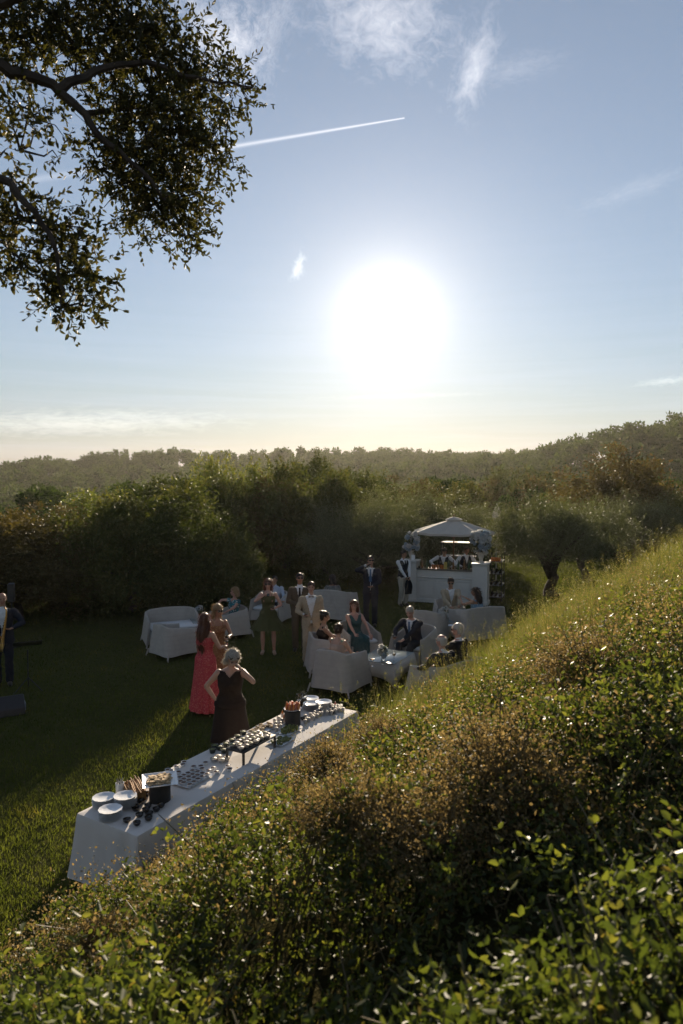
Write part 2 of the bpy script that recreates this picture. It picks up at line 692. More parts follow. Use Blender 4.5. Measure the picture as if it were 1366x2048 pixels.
bark_mat = pmat('bark', (0.055, 0.042, 0.032), 0.9, 0.35, 14, 0.2, bump=0.8, bscale=40)
bark_pale = pmat('bark_pale', (0.11, 0.09, 0.072), 0.9, 0.35, 14, 0.2, bump=0.8, bscale=40)
M_OAK = leaf_mat('oak_leaf', [(0.0, (0.034, 0.036, 0.013)), (0.7, (0.070, 0.068, 0.024)), (1.0, (0.14, 0.105, 0.042))], 0.6, 0.18, 0.32)
M_HEDGE = leaf_mat('evergreen_leaf', [(0.0, (0.026, 0.038, 0.012)), (0.5, (0.060, 0.075, 0.022)), (1.0, (0.130, 0.125, 0.042))], 0.62, 0.2, 0.42, objrand=0.45)
M_BROWN = leaf_mat('russet_leaf', [(0.0, (0.040, 0.038, 0.014)), (0.6, (0.080, 0.066, 0.026)), (1.0, (0.14, 0.11, 0.045))], 0.65, 0.2, 0.38, objrand=0.3)
M_OLIVE = leaf_mat('olive_leaf', [(0.0, (0.058, 0.070, 0.034)), (0.6, (0.10, 0.115, 0.062)), (1.0, (0.18, 0.19, 0.11))], 0.58, 0.25, 0.32, objrand=0.25)
M_PINE = leaf_mat('pine_needle', [(0.0, (0.022, 0.042, 0.012)), (0.6, (0.048, 0.078, 0.020)), (1.0, (0.088, 0.115, 0.030))], 0.8, 0.08, 0.28, objrand=0.4)
M_LIGHT = leaf_mat('young_leaf', [(0.0, (0.06, 0.085, 0.018)), (0.6, (0.11, 0.135, 0.030)), (1.0, (0.19, 0.19, 0.05))], 0.45, 0.4, 0.5, objrand=0.15)


def crown(seed, rx, ry, zc, rz_, nclump, per, ll, lw, cr, lump=0.38, low=-0.75, shoots=0, upness=0.25, inner=0.35):
    """leafy crown: clumps of leaf blades on a lumpy shell, with gaps between"""
    r_ = np.random.default_rng(seed)
    d = unit(r_.normal(size=(nclump * 3, 3)))
    d = d[d[:, 2] > low][:nclump]
    rad = 1 + lump * wav(d[:, 0] * 3 + seed, d[:, 1] * 3 + d[:, 2] * 2.3, 0.75, seed % 9)
    rad *= np.where(r_.random(len(d)) < inner, r_.uniform(.40, .75, len(d)), r_.uniform(.80, 1.10, len(d)))
    c = d * rad[:, None] * np.array([rx, ry, rz_]) + np.array([0, 0, zc])
    k = r_.integers(int(per * .6), int(per * 1.4), len(c))
    idx = np.repeat(np.arange(len(c)), k)
    size = cr * r_.uniform(.6, 1.35, len(c))
    off = r_.normal(size=(len(idx), 3)) * size[idx][:, None] * np.array([.62, .62, .5])
    P = c[idx] + off
    Dr = unit(r_.normal(size=(len(idx), 3)) + unit(off) * .7 + np.array([0, 0, upness]))
    base = np.clip(r_.random(len(c)) * .8, 0, 1)
    rnd = np.clip(base[idx] * .6 + r_.random(len(idx)) * .5, 0, 1)
    L = ll * r_.uniform(.7, 1.3, len(idx))
    parts = [leaves(P, Dr, L, L * lw, rnd)]
    if shoots:
        top = c[c[:, 2] > zc]
        b = top[r_.integers(0, len(top), shoots)]
        b = b + r_.normal(size=b.shape) * cr * .4
        sd = unit(r_.normal(size=b.shape) * .35 + np.array([0, 0, 1.0]) + unit(b - np.array([0, 0, zc])) * .5)
        ln = r_.uniform(.5, 1.2, shoots) * cr * 1.3
        m = 16
        tt = r_.random((shoots, m))
        P = (b[:, None] + sd[:, None] * (tt * ln[:, None])[..., None]).reshape(-1, 3)
        Dr = unit(r_.normal(size=P.shape) * .6 + np.repeat(sd, m, 0))
        L = ll * r_.uniform(.7, 1.2, len(P))
        parts.append(leaves(P, Dr, L, L * lw, np.clip(r_.random(len(P)) * .5 + .5, 0, 1)))
    return cat_vfa(parts), c


def trunk_mesh(seed, clumps, zc, r0, fork, mat, lean=(0, 0), nl=9, twist=0.12, n=9):
    r_ = np.random.default_rng(seed)
    mb = MB()
    f = Vector((lean[0], lean[1], fork))
    pts, rad = [], []
    for i in range(7):
        t = i / 6
        pts.append(Vector((f.x * t + r_.normal() * twist * r0 * 2, f.y * t + r_.normal() * twist * r0 * 2, -0.15 + (fork + .15) * t)))
        rad.append(r0 * (1.45 - .55 * min(1, t * 2.2)) * (1 + r_.normal() * .06))
    pts[-1] = f
    mb.tube(pts, rad, n)
    sel = clumps[r_.permutation(len(clumps))[:nl]]
    for c in sel:
        c = Vector(c)
        mid = f.lerp(c, .45) + Vector((r_.normal() * .12, r_.normal() * .12, .12)) * (c - f).length * .5
        mb.tube([f - Vector((0, 0, .15)), f.lerp(mid, .5) + Vector((0, 0, .02)), mid, mid.lerp(c, .6), c], [r0 * .62, r0 * .48, r0 * .32, r0 * .18, r0 * .05], 6)
    return mb.mesh('trunk', mat, True)


def make_tree(name, label, cat, seed, mat, bark, rx, ry, zc, rz_, nclump, per, ll, lw, cr, r0, fork, lean=(0, 0), group=None, **kw):
    (v, f, a), c = crown(seed, rx, ry, zc, rz_, nclump, per, ll, lw, cr, **kw)
    v = v + np.array([lean[0], lean[1], 0])
    c = c + np.array([lean[0], lean[1], 0])
    t = thing(name, label, cat, group=group)
    obj('crown', mesh_np('crown', v, f, mat, False, a), t)
    obj('trunk', trunk_mesh(seed + 1, c, zc, r0, fork, bark, lean), t)
    return t


def spot(px, y):
    """ground point under a picture column, y metres ahead"""
    x = (px - 683) / FPX * y
    return Vector((x, y, float(ground_h(x, y))))


# ------------------------------------------------------------------ trees round the lawn
tree_src = {}
tree_src['oak_a'] = make_tree('evergreen_oak', 'x', 'tree', 21, M_HEDGE, bark_mat, 2.6, 2.3, 2.1, 2.2, 200, 135, .145, .5, .42, .14, 1.0, group=None, low=-.97, shoots=160, inner=.45)
tree_src['oak_b'] = make_tree('evergreen_oak', 'x', 'tree', 33, M_HEDGE, bark_mat, 2.3, 2.2, 2.15, 2.25, 185, 135, .145, .48, .42, .13, 1.1, low=-.97, shoots=190, lump=.46, inner=.45)
tree_src['oak_c'] = make_tree('evergreen_oak', 'x', 'tree', 47, M_BROWN, bark_mat, 2.5, 2.3, 2.5, 2.1, 175, 130, .14, .5, .42, .16, 1.4, low=-.85, shoots=90, lump=.44, inner=.4)
tree_src['olive_a'] = make_tree('olive_tree', 'x', 'tree', 55, M_OLIVE, bark_mat, 1.75, 1.6, 2.0, 1.15, 210, 140, .095, .27, .42, .20, .80, low=-.6, shoots=380, upness=.6, inner=.4)
tree_src['olive_b'] = make_tree('olive_tree', 'x', 'tree', 61, M_OLIVE, bark_pale, 1.9, 1.7, 2.5, 1.2, 190, 140, .095, .27, .44, .17, 1.2, lean=(.35, .1), low=-.5, shoots=320, upness=.6)
tree_src['light'] = make_tree('young_tree', 'x', 'tree', 75, M_LIGHT, bark_mat, 1.1, 1.0, 3.6, 1.5, 70, 70, .13, .5, .42, .08, 1.6, low=-.9, shoots=60, lump=.5)
tree_src['olive_c'] = make_tree('olive_tree', 'x', 'tree', 83, M_OLIVE, bark_mat, 2.4, 2.1, 1.85, 1.75, 280, 140, .10, .27, .48, .16, .8, low=-.92, shoots=460, upness=.6, inner=.45)
top_z = {}
for k_, o_ in tree_src.items():
    me_ = o_.children[0].data if o_.children[0].name.startswith('crown') else o_.children[1].data
    co_ = np.empty(len(me_.vertices) * 3, dtype=np.float32)
    me_.vertices.foreach_get('co', co_)
    top_z[k_] = float(np.percentile(co_[2::3], 99.6))
used_src = set()


def plant(kind, px, y, scale, rz, top, label, cat='tree', group=None):
    """top: picture row the crown reaches, from which the height follows"""
    p = spot(px, y)
    h_ = CAMZ + (955 - top) / FPX * y - p.z
    sc = (scale, scale, h_ / top_z[kind])
    src = tree_src[kind]
    if kind not in used_src:
        used_src.add(kind)
        src.location = p
        src.rotation_euler = (0, 0, rz)
        src.scale = sc
        return tag(src, label, cat, group)
    o = dup(src, p, rz, scale=sc)
    tag(o, label, cat, group)
    if group is None and 'group' in o:
        del o['group']
    return o


# the dark hedge of evergreen oaks at the left edge of the lawn
HG = 'dark evergreen oaks walling the left side of the lawn'
HL = 'dense dark evergreen oak in the tall hedge behind the white wicker chairs'
for a in (('oak_a', 262, 20.8, .78, 0.3, 980, 'evergreen oak behind the empty loveseat'), ('oak_b', 376, 20.2, .70, 1.9, 1000, 'evergreen oak behind the empty armchair and low table'),
          ('oak_a', 446, 20.0, .5, 2.5, 1050, 'low evergreen oak right behind the woman in floral dress'), ('oak_b', 185, 22.5, .6, 4.0, 1028, 'evergreen oak next to the russet scrub'),
          ('oak_b', 318, 24.5, .8, 5.1, 962, 'tall second row evergreen oak above the empty loveseat'), ('oak_a', 405, 27.5, .75, 4.4, 966, 'rear evergreen oak next to the slim young tree'),
          ('oak_b', 495, 30.0, .75, .9, 956, 'rear evergreen oak between the two slim young trees')):
    plant(*a[:6], a[6] + ' in the dark hedge', 'tree', HG)
BG = 'russet scrub oaks at the far left of the lawn'
BL = 'russet brown scrub oak growing behind the band at the lawn edge'
for a in (('oak_c', 30, 19.5, .72, 0.4, 1030, 'small russet scrub oak directly behind the column loudspeaker'), ('oak_c', 125, 21.5, .8, 2.2, 1020, 'russet scrub oak between the loudspeaker and the dark hedge'), ('oak_c', -70, 20.0, .8, 3.7, 1010, 'russet scrub oak behind the saxophonist'), ('oak_c', 70, 25.5, .9, 5.0, 1012, 'russet scrub oak in the second row behind the band')):
    plant(*a, 'tree', BG)
plant('light', 165, 25.5, 1.0, 1.0, 978, 'pale yellow green tree top rising behind the dark hedge')
YG = 'young broadleaf trees poking above the hedge'
YL = 'slim young tree with bright sunlit leaves poking above the oaks'
plant('light', 428, 29.0, .8, 2.0, 908, YL + ', the taller of two', 'tree', YG)
plant('light', 516, 31.0, .8, 3.1, 920, YL + ', the shorter of two', 'tree', YG)
# behind the standing guests
MG = 'oaks behind the standing guests'
ML = 'spreading oak with bare lower trunk behind the standing guests'
for a in (('oak_a', 650, 29.0, .85, 3.3, 932, 'broad green oak behind the man in the pale beige suit'), ('oak_b', 700, 35.0, 1.0, 4.7, 945, 'oak between the pale suited man and the silvery olive'), ('oak_c', 575, 31.0, .9, 2.8, 945, 'russet oak behind the woman in the olive dress'), ('oak_a', 612, 36.0, .9, 1.2, 918, 'tallest oak crown behind the standing guests')):
    plant(*a, 'tree', MG)
OG = 'silvery bushy olives behind the bar'
OL = 'bushy silver green olive tree standing just behind the bar area'
for a in (('olive_c', 742, 26.0, .92, 0.2, 985, 'bushy silver olive behind the tall man drinking'), ('olive_c', 810, 29.5, .95, 2.0, 972, 'bushy silver olive behind the waiter'), ('olive_c', 870, 29.5, .9, 3.5, 992, 'bushy silver olive behind the parasol'), ('olive_c', 908, 31.5, .9, 1.0, 1000, 'bushy silver olive between the parasol and the furled parasol')):
    plant(*a, 'tree', OG)
RG = 'scrub trees beyond the olives'
RL = 'rounded brownish scrub tree beyond the olive trees'
for a in (('oak_c', 785, 36.0, 1.0, 4.4, 958, 'brown scrub tree rising behind the waiter and his olive'), ('oak_c', 985, 58.0, 1.25, .4, 966, 'brown scrub tree beyond the furled parasol'), ('oak_b', 880, 40.0, 1.0, .4, 968, 'green scrub tree rising beyond the open parasol'),
          ('oak_c', 1120, 56.0, 1.3, 1.7, 950, 'brown scrub tree above the forked olive'), ('oak_b', 1055, 62.0, 1.4, 2.7, 940, 'far green scrub tree between furled parasol and russet oak')):
    plant(*a, 'tree', RG)
plant('olive_a', 1104, 23.6, 1.0, 0.6, 990, 'dark gnarled olive tree with forked trunk right beside the bar')
plant('olive_b', 1180, 27.0, .95, 2.9, 1000, 'olive tree with twin reddish leaning trunks behind the forked olive')
plant('olive_b', 1262, 30.5, .95, 5.6, 988, 'olive tree with thick dark leaning trunk above the grassy bank')
plant('oak_c', 1232, 38.0, 1.3, 3.0, 898, 'tall broad russet oak towering over the olive trees')
plant('oak_b', 1350, 36.0, .75, 1.4, 985, 'low greyish shrub oak at the end of the grassy bank')
plant('olive_c', 1310, 34.0, .62, 2.4, 1040, 'low silvery bush between the leaning olive and the bank', 'bush')

# ------------------------------------------------------------------ pines on the hills
def pine_parts(seed, H, tris, ll):
    r_ = np.random.default_rng(seed)
    nc = 16
    ang = r_.uniform(0, 6.283, nc)
    hh = r_.uniform(.42, 1.0, nc)
    rr = (1.05 - hh) * .30 * H + .06 * H
    c = np.stack([np.cos(ang) * rr * r_.uniform(.3, 1, nc), np.sin(ang) * rr * r_.uniform(.3, 1, nc), hh * H * .95], 1)
    k = tris // nc
    idx = np.repeat(np.arange(nc), k)
    off = unit(r_.normal(size=(len(idx), 3))) * r_.uniform(.5, 1, (len(idx), 1)) ** .5 * np.array([.145, .145, .10]) * H
    P = c[idx] + off
    Dr = unit(r_.normal(size=P.shape) + unit(off) * .8 + np.array([0, 0, .4]))
    L = ll * r_.uniform(.7, 1.3, len(P))
    return leaves(P, Dr, L, L * .5, np.clip(r_.random(nc)[idx] * .5 + r_.random(len(P)) * .5, 0, 1)), c


def make_pine(seed, H):
    (v, f, a), c = pine_parts(seed, H, 2200, .42)
    t = thing('pine_tree', 'dark green pine standing in the wood on the hill', 'tree', group='pines on the wooded hills')
    obj('crown', mesh_np('crown', v, f, M_PINE, False, a), t)
    obj('trunk', trunk_mesh(seed, c, H * .7, .13, H * .45, bark_mat, nl=6, n=6), t)
    return t


pine_src = [make_pine(100 + i, 8.0) for i in range(5)]
cand = []
pr = np.random.default_rng(77)
yy = 46.0
while yy < 330:
    half = yy * .56 + 8
    step = 4.4 + yy * .006
    for x in np.arange(-half, half, step):
        xx, y2 = x + pr.normal() * 1.3, yy + pr.normal() * 1.3
        cand.append((xx, y2, pr.uniform(.62, 1.0) if y2 > 60 else pr.uniform(.45, .7), pr.uniform(0, 6.28)))
    yy += step * .95
cand = np.array(cand)
gz = ground_h(cand[:, 0], cand[:, 1])
# keep what the view could show: the top of each tree against a running skyline
elev = (gz + 8 * cand[:, 2] - CAMZ) / cand[:, 1]
col_i = np.round((cand[:, 0] / cand[:, 1] + 1) * 90).astype(int)
order = np.argsort(cand[:, 1])
sky_run = {}
vis = []
for i in order:
    px_ = 683 + FPX * cand[i, 0] / cand[i, 1]
    top0 = -0.075 if cand[i, 1] < 330 else 0
    best = max(sky_run.get(col_i[i] + k, -9) for k in (0,))
    if elev[i] > best - 0.02 and elev[i] > -0.05 and -60 < px_ < 1430:
        vis.append(i)
    sky_run[col_i[i]] = max(best, elev[i])
pine_all = [(cand[i, 0], cand[i, 1], gz[i], cand[i, 2], cand[i, 3]) for i in vis]
near = pine_all[:300]
for j, (x, y, z, s_, rz) in enumerate(near):
    src = pine_src[j % 5]
    p = (x, y, z - .15)
    if j < 5:
        src.location = p
        src.rotation_euler = (0, 0, rz)
        src.scale = (s_, s_, s_)
    else:
        dup(src, p, rz, scale=(s_, s_, s_))
far_parts = []
protos = [pine_parts(200 + i, 8.0, 272, 1.05)[0] for i in range(6)]
for j, (x, y, z, s_, rz) in enumerate(pine_all[300:]):
    v, f, a = protos[j % 6]
    ca, sa = math.cos(rz) * s_, math.sin(rz) * s_
    far_parts.append((np.stack([v[:, 0] * ca - v[:, 1] * sa + x, v[:, 0] * sa + v[:, 1] * ca + y, v[:, 2] * s_ + z], 1), f, a))
if far_parts:
    v, f, a = cat_vfa(far_parts)
    tag(obj('pine_wood', mesh_np('pine_wood', v, f, M_PINE, False, a)), 'far pine wood covering the hills on the skyline', 'wood', kind='stuff')
print('PINES', len(pine_all))

# ------------------------------------------------------------------ the oak bough overhead
def make_bough():
    t = thing('holm_oak', 'overhanging holm oak with arching dark limbs and small leathery leaves', 'tree', (-4.3, 3.3, float(ground_h(-4.3, 3.3))))
    o = Vector(t.location)
    Wl = lambda px, py, y: W(px, py, y) - o
    front = lambda pts: [(a, b, c - .28) for a, b, c in pts]
    lim = MB()
    trk = MB()
    top = Wl(-330, 150, 4.42)
    trk.tube([(0, 0, -.2), (.05, .05, .9), (0, .1, 2.2), (.1, .25, 3.8), top.lerp(Vector((.1, .3, 4.6)), .5), top], [.42, .34, .30, .27, .22, .15], 12)
    limbs = [
        ([(-330, 150, 4.7), (-150, 118, 4.7), (0, 140, 4.7), (60, 150, 4.75), (120, 182, 4.8), (165, 228, 4.85), (215, 285, 4.9), (280, 340, 5.0), (330, 400, 5.05)], .058, .010),
        ([(112, 178, 4.8), (150, 160, 4.85), (205, 140, 5.0), (290, 120, 5.1), (370, 150, 5.2), (440, 165, 5.3), (505, 175, 5.3)], .036, .006),
        ([(205, 140, 5.0), (240, 80, 5.1), (280, 30, 5.2)], .024, .006),
        ([(165, 228, 4.85), (260, 215, 5.1), (360, 220, 5.2), (440, 200, 5.3)], .022, .005),
        ([(280, 340, 5.0), (340, 300, 5.2), (400, 280, 5.3), (450, 290, 5.3)], .018, .004),
        ([(-330, 160, 4.7), (-150, 270, 4.3), (-40, 335, 4.2), (20, 365, 4.2), (70, 425, 4.2), (110, 490, 4.25), (120, 560, 4.3), (122, 615, 4.3)], .042, .005),
        ([(20, 365, 4.2), (40, 440, 4.1), (90, 450, 4.15), (165, 455, 4.2)], .013, .004),
        ([(-150, 118, 4.7), (-60, 40, 4.6), (40, -10, 4.5), (160, -40, 4.6), (300, -20, 5.0)], .045, .010),
        ([(-40, 335, 4.2), (-30, 430, 4.1), (20, 500, 4.1)], .016, .004),
        ([(60, 150, 4.75), (60, 220, 4.6), (40, 300, 4.5)], .014, .004)]
    for pts, r0, r1 in limbs:
        P = [Wl(*p) for p in (front(pts) if r0 > .03 else pts)]
        q = []
        for i in range(len(P) - 1):
            q += [P[i].lerp(P[i + 1], k / 3) for k in range(3)]
        q.append(P[-1])
        q = [p + Vector(rng.normal(size=3)) * r0 * (.18 if 0 < i < len(q) - 1 else 0) for i, p in enumerate(q)]
        lim.tube(q, [r0 + (r1 - r0) * (i / (len(q) - 1)) ** .8 for i in range(len(q))], 7)
    # leaf clumps: picture place, depth, radius in metres, number
    cl = [(40, 30, 4.7, .26, 620), (120, 20, 4.8, .27, 680), (200, 30, 4.9, .27, 660), (270, 40, 5.0, .25, 560), (60, 90, 4.6, .24, 520),
          (150, 90, 4.8, .26, 640), (235, 100, 5.0, .27, 640), (310, 110, 5.1, .28, 640), (365, 90, 5.1, .20, 280), (300, 55, 5.1, .22, 360),
          (380, 165, 5.2, .26, 460), (435, 165, 5.3, .20, 240), (485, 180, 5.3, .12, 100), (425, 120, 5.2, .15, 130), (395, 60, 5.2, .11, 60),
          (300, 190, 5.0, .30, 720), (245, 200, 5.0, .24, 420), (345, 240, 5.1, .28, 640), (400, 225, 5.2, .20, 300), (290, 270, 5.0, .28, 700),
          (235, 300, 4.9, .26, 560), (195, 315, 4.85, .18, 260), (350, 310, 5.1, .27, 660), (405, 310, 5.2, .20, 300), (440, 320, 5.2, .12, 100), (430, 270, 5.2, .12, 90),
          (290, 350, 5.0, .27, 620), (245, 370, 4.9, .20, 360), (345, 385, 5.1, .26, 560), (395, 390, 5.1, .17, 220), (300, 420, 5.0, .22, 360),
          (360, 440, 5.1, .20, 300), (385, 475, 5.1, .13, 110), (335, 465, 5.0, .12, 80), (260, 430, 4.9, .12, 90),
          (20, 240, 4.3, .20, 130), (70, 260, 4.4, .14, 45), (10, 300, 4.2, .15, 60), (110, 250, 4.6, .11, 26), (105, 300, 4.5, .09, 18),
          (15, 180, 4.5, .16, 130), (55, 210, 4.5, .12, 60),
          (15, 430, 4.2, .22, 280), (70, 405, 4.2, .13, 70), (60, 445, 4.2, .18, 170), (15, 490, 4.15, .20, 260), (50, 510, 4.15, .12, 90),
          (110, 460, 4.2, .16, 170), (155, 480, 4.25, .17, 220), (130, 520, 4.25, .20, 300), (165, 545, 4.3, .16, 220), (145, 590, 4.3, .17, 240),
          (175, 590, 4.3, .12, 120), (128, 600, 4.3, .10, 80), (115, 625, 4.3, .06, 30), (80, 545, 4.2, .09, 40), (100, 600, 4.25, .07, 24),
          (-150, 20, 4.6, .34, 520), (-250, 60, 4.6, .36, 520), (-340, 0, 4.7, .38, 520), (-180, 180, 4.5, .32, 380), (-290, 230, 4.5, .34, 380), (-400, 120, 4.6, .38, 420), (-170, 330, 4.3, .28, 260), (-200, 460, 4.3, .22, 160), (-430, 300, 4.6, .36, 320), (-60, 60, 4.6, .3, 500), (-70, 200, 4.4, .28, 350), (-60, 420, 4.2, .25, 300), (470, 215, 5.3, .11, 60), (455, 245, 5.25, .08, 26), (468, 335, 5.2, .06, 18), (505, 155, 5.3, .08, 40)]
    allpts = [Wl(*p) for pts, _, _ in limbs for p in pts]
    parts = []
    tw = MB()
    for px, py, y, r, n in cl:
        c = Wl(px, py, y)
        n = int(n * 1.3)
        m = max(4, n // 11)
        # twigs inside the clump, leaves along each
        tb = np.array(c) + rng.normal(size=(m, 3)) * r * .42
        td = unit(rng.normal(size=(m, 3)) + unit(tb - np.array(c)) * 1.1 + np.array([.12, 0, -.15]))
        tl = rng.uniform(.10, .20, m)
        tt = np.linspace(.05, 1, 11)[None, :] + rng.normal(size=(m, 11)) * .03
        P = (tb[:, None] + td[:, None] * (tt * tl[:, None])[..., None]).reshape(-1, 3)
        Dr = unit(np.repeat(td, 11, 0) * .8 + rng.normal(size=P.shape) * .75)
        L = rng.uniform(.030, .052, len(P))
        parts.append(leaves(P, Dr, L, L * rng.uniform(.38, .55, len(P)), np.clip(np.repeat(rng.random(m), 11) * .5 + rng.random(len(P)) * .5, 0, 1), True, .18))
        for i in range(0, m, 2):
            tw.tube([tb[i], tb[i] + td[i] * tl[i]], [.0022, .0012], 3, False)
        nearp = sorted(allpts, key=lambda q: (q - c).length)[0]
        mid = nearp.lerp(c, .5) + Vector(rng.normal(size=3)) * .03
        tw.tube([nearp, mid, c], [.009, .006, .003], 5, False)
        for i in range(0, m, 5):
            tw.tube([c, Vector(tb[i])], [.004, .002], 4, False)
    v, f, a = cat_vfa(parts)
    obj('crown', mesh_np('crown', v, f, M_OAK, False, a), t)
    trk.build('trunk', bark_mat, t)
    lim.build('limb', bark_mat, t)
    tw.build('twig', bark_mat, t, False)


make_bough()
# ------------------------------------------------------------------ the planted bank
M_VINE = leaf_mat('honeysuckle_leaf', [(0.0, (0.036, 0.048, 0.016)), (0.6, (0.068, 0.082, 0.028)), (0.88, (0.125, 0.125, 0.045)), (1.0, (0.18, 0.13, 0.055))], 0.52, 0.30, 0.45, tint=(1.3, 1.42, .45))
M_DRY = leaf_mat('dry_seed_head', [(0.0, (0.10, 0.080, 0.038)), (0.6, (0.20, 0.155, 0.075)), (1.0, (0.34, 0.26, 0.13))], 0.65, 0.25, 0.5, tint=(1.1, 1.0, .7))
M_GRASS = leaf_mat('grass_blade', [(0.0, (0.038, 0.054, 0.016)), (0.7, (0.072, 0.088, 0.028)), (1.0, (0.15, 0.135, 0.05))], 0.7, 0.12, 0.64, tint=(1.6, 1.5, .5))
M_TALL = leaf_mat('tall_grass', [(0.0, (0.065, 0.085, 0.028)), (0.6, (0.115, 0.13, 0.05)), (1.0, (0.24, 0.20, 0.10))], 0.5, 0.35, 0.45, tint=(1.3, 1.25, .55))
M_STEM = pmat('vine_stem', (0.11, 0.085, 0.04), .6, .2, 20, .3)


def veg_h(x, y):
    """depth of the planting over the soil: uneven mounds"""
    v_ = np.clip(.27 + .26 * wav(x, y, .5, 1) + .15 * wav(x, y, .2, 4), .03, .85)
    return v_ * np.clip(.35 + .6 * (bank_s(x, y) - .1), .3, 1.0)


def scatter_bank(n, smin, smax, tmin, tmax, dmin, dmax):
    s = rng.uniform(smin, smax, n)
    t = rng.uniform(tmin, tmax, n)
    x = -2.3 + .53 * t + .85 * s
    y = 5.8 + .85 * t - .53 * s
    d = np.hypot(x, y)
    px = 683 + FPX * x / np.maximum(y, .1)
    ok = (y > .7) & (d >= dmin) & (d < dmax) & (px > -420) & (px < (2500 if dmax < 8 else 1750))
    return x[ok], y[ok], s[ok], t[ok]


def grassy(x, y):
    """share of tall grass: it takes over on the far half of the bank"""
    d = np.hypot(x, y)
    return np.clip((d - 7.0 + 1.3 * wav(x, y, .9, 6)) / 2.0, 0, 1)


def sprigs(x, y, nleaf, stem, ll, hexa, sink=1.0, upb=.9):
    g = ground_h(x, y)
    vh = veg_h(x, y)
    n = len(x)
    depth = rng.random(n) ** 1.7
    B = np.stack([x, y, g + vh * (1 - depth * sink) - stem * .35], 1)
    sd = unit(rng.normal(size=(n, 3)) * np.array([.75, .75, .4]) + np.array([-.15, -.1, upb]))
    ln = stem * rng.uniform(.55, 1.3, n)
    k = np.arange(nleaf)
    tt = (k // 2 * 2 + 1.2) / nleaf
    P = B[:, None] + sd[:, None] * (tt[None, :] * ln[:, None])[..., None]
    a = unit(np.cross(sd, rdir(n)))
    b = np.cross(sd, a)
    ph = (k // 2) * 1.57
    sg = np.where(k % 2 == 0, 1.0, -1.0)
    lat = a[:, None] * (np.cos(ph) * sg)[None, :, None] + b[:, None] * (np.sin(ph) * sg)[None, :, None]
    Dr = unit(lat * 1.0 + sd[:, None] * .55 + rng.normal(size=lat.shape) * .22 + np.array([0, 0, .12]))
    P = P.reshape(-1, 3)
    Dr = Dr.reshape(-1, 3)
    L = ll * rng.uniform(.6, 1.25, len(P)) * np.tile(1.05 - .4 * tt, n) * np.repeat(rng.uniform(.65, 1.25, n), nleaf)
    rnd = np.clip(np.repeat(rng.random(n) * .75, nleaf) + rng.random(len(P)) * .3, 0, 1)
    rnd = np.where(rng.random(len(P)) < .985, np.minimum(rnd, .93), 1.0)
    return leaves(P, Dr, L, L * rng.uniform(.42, .6, len(P)), rnd, hexa, .16)


parts = []
x, y, s, t = scatter_bank(90000, .1, 7.0, -7, 9, 0.9, 4.4)
k = (rng.random(len(x)) < .62) & (np.hypot(x, y) > .9 + .25 * wav(x, y, .3, 2))
x, y = x[k], y[k]
print('near sprigs', len(x))
parts.append(sprigs(x, y, 10, .17, .041, True))
x, y, s, t = scatter_bank(92000, .0, 7.0, -6, 12, 4.4, 7.5)
k = rng.random(len(x)) < .55
x, y = x[k], y[k]
print('mid sprigs', len(x))
parts.append(sprigs(x, y, 8, .17, .046, True))
x, y, s, t = scatter_bank(110000, .0, 6.6, -2, 22, 7.5, 17)
k = rng.random(len(x)) < .30 * (1 - .93 * grassy(x, y))
x, y = x[k], y[k]
print('far sprigs', len(x))
parts.append(sprigs(x, y, 8, .22, .050, False))
v1 = [p for p in parts]
v, f, a = cat_vfa([p for p in v1])
tag(obj('honeysuckle_cover', mesh_np('honeysuckle_cover', v, f, M_VINE, False, a)), 'glossy honeysuckle ground cover smothering the sloping bank', 'ground cover', kind='stuff')

# bare twigs showing through the cover
x, y, s, t = scatter_bank(5200, .1, 6.0, -6, 9, 1.0, 6.5)
tw = MB()
for i in range(min(len(x), 1500)):
    b = Vector((x[i], y[i], float(ground_h(x[i], y[i])) + .02))
    e = b + Vector((rng.normal() * .16, rng.normal() * .16, float(veg_h(x[i], y[i])) * rng.uniform(.8, 1.15)))
    tw.tube([b, b.lerp(e, .5) + Vector(rng.normal(size=3)) * .03, e], [.0045, .0035, .002], 4, False)
tag(tw.build('honeysuckle_twigs', M_STEM, None, False), 'thin bare twigs threading through the honeysuckle', 'ground cover', kind='stuff')

# fine dry stalks and seed heads mixed through the cover
x, y, s, t = scatter_bank(80000, -.15, 5.2, -6, 20, 2.6, 14)
dry = wav(x, y, .8, 8) + .25 * wav(x, y, .3, 9)
k = (dry > -.15) & (rng.random(len(x)) < .6)
x, y = x[k], y[k]
n = len(x)
print('dry', n)
hz = ground_h(x, y) + veg_h(x, y)
m = 7
P = np.stack([x, y, hz], 1)[:, None] + rng.normal(size=(n, m, 3)) * np.array([.07, .07, .09])
P = P.reshape(-1, 3)
L = rng.uniform(.012, .028, len(P))
v, f, a = leaves(P, rdir(len(P), .5), L, L * .55, rng.random(len(P)))
tag(obj('dry_seed_heads', mesh_np('dry_seed_heads', v, f, M_DRY, False, a)), 'tiny dry brown seed heads among the honeysuckle', 'dry weeds', kind='stuff')


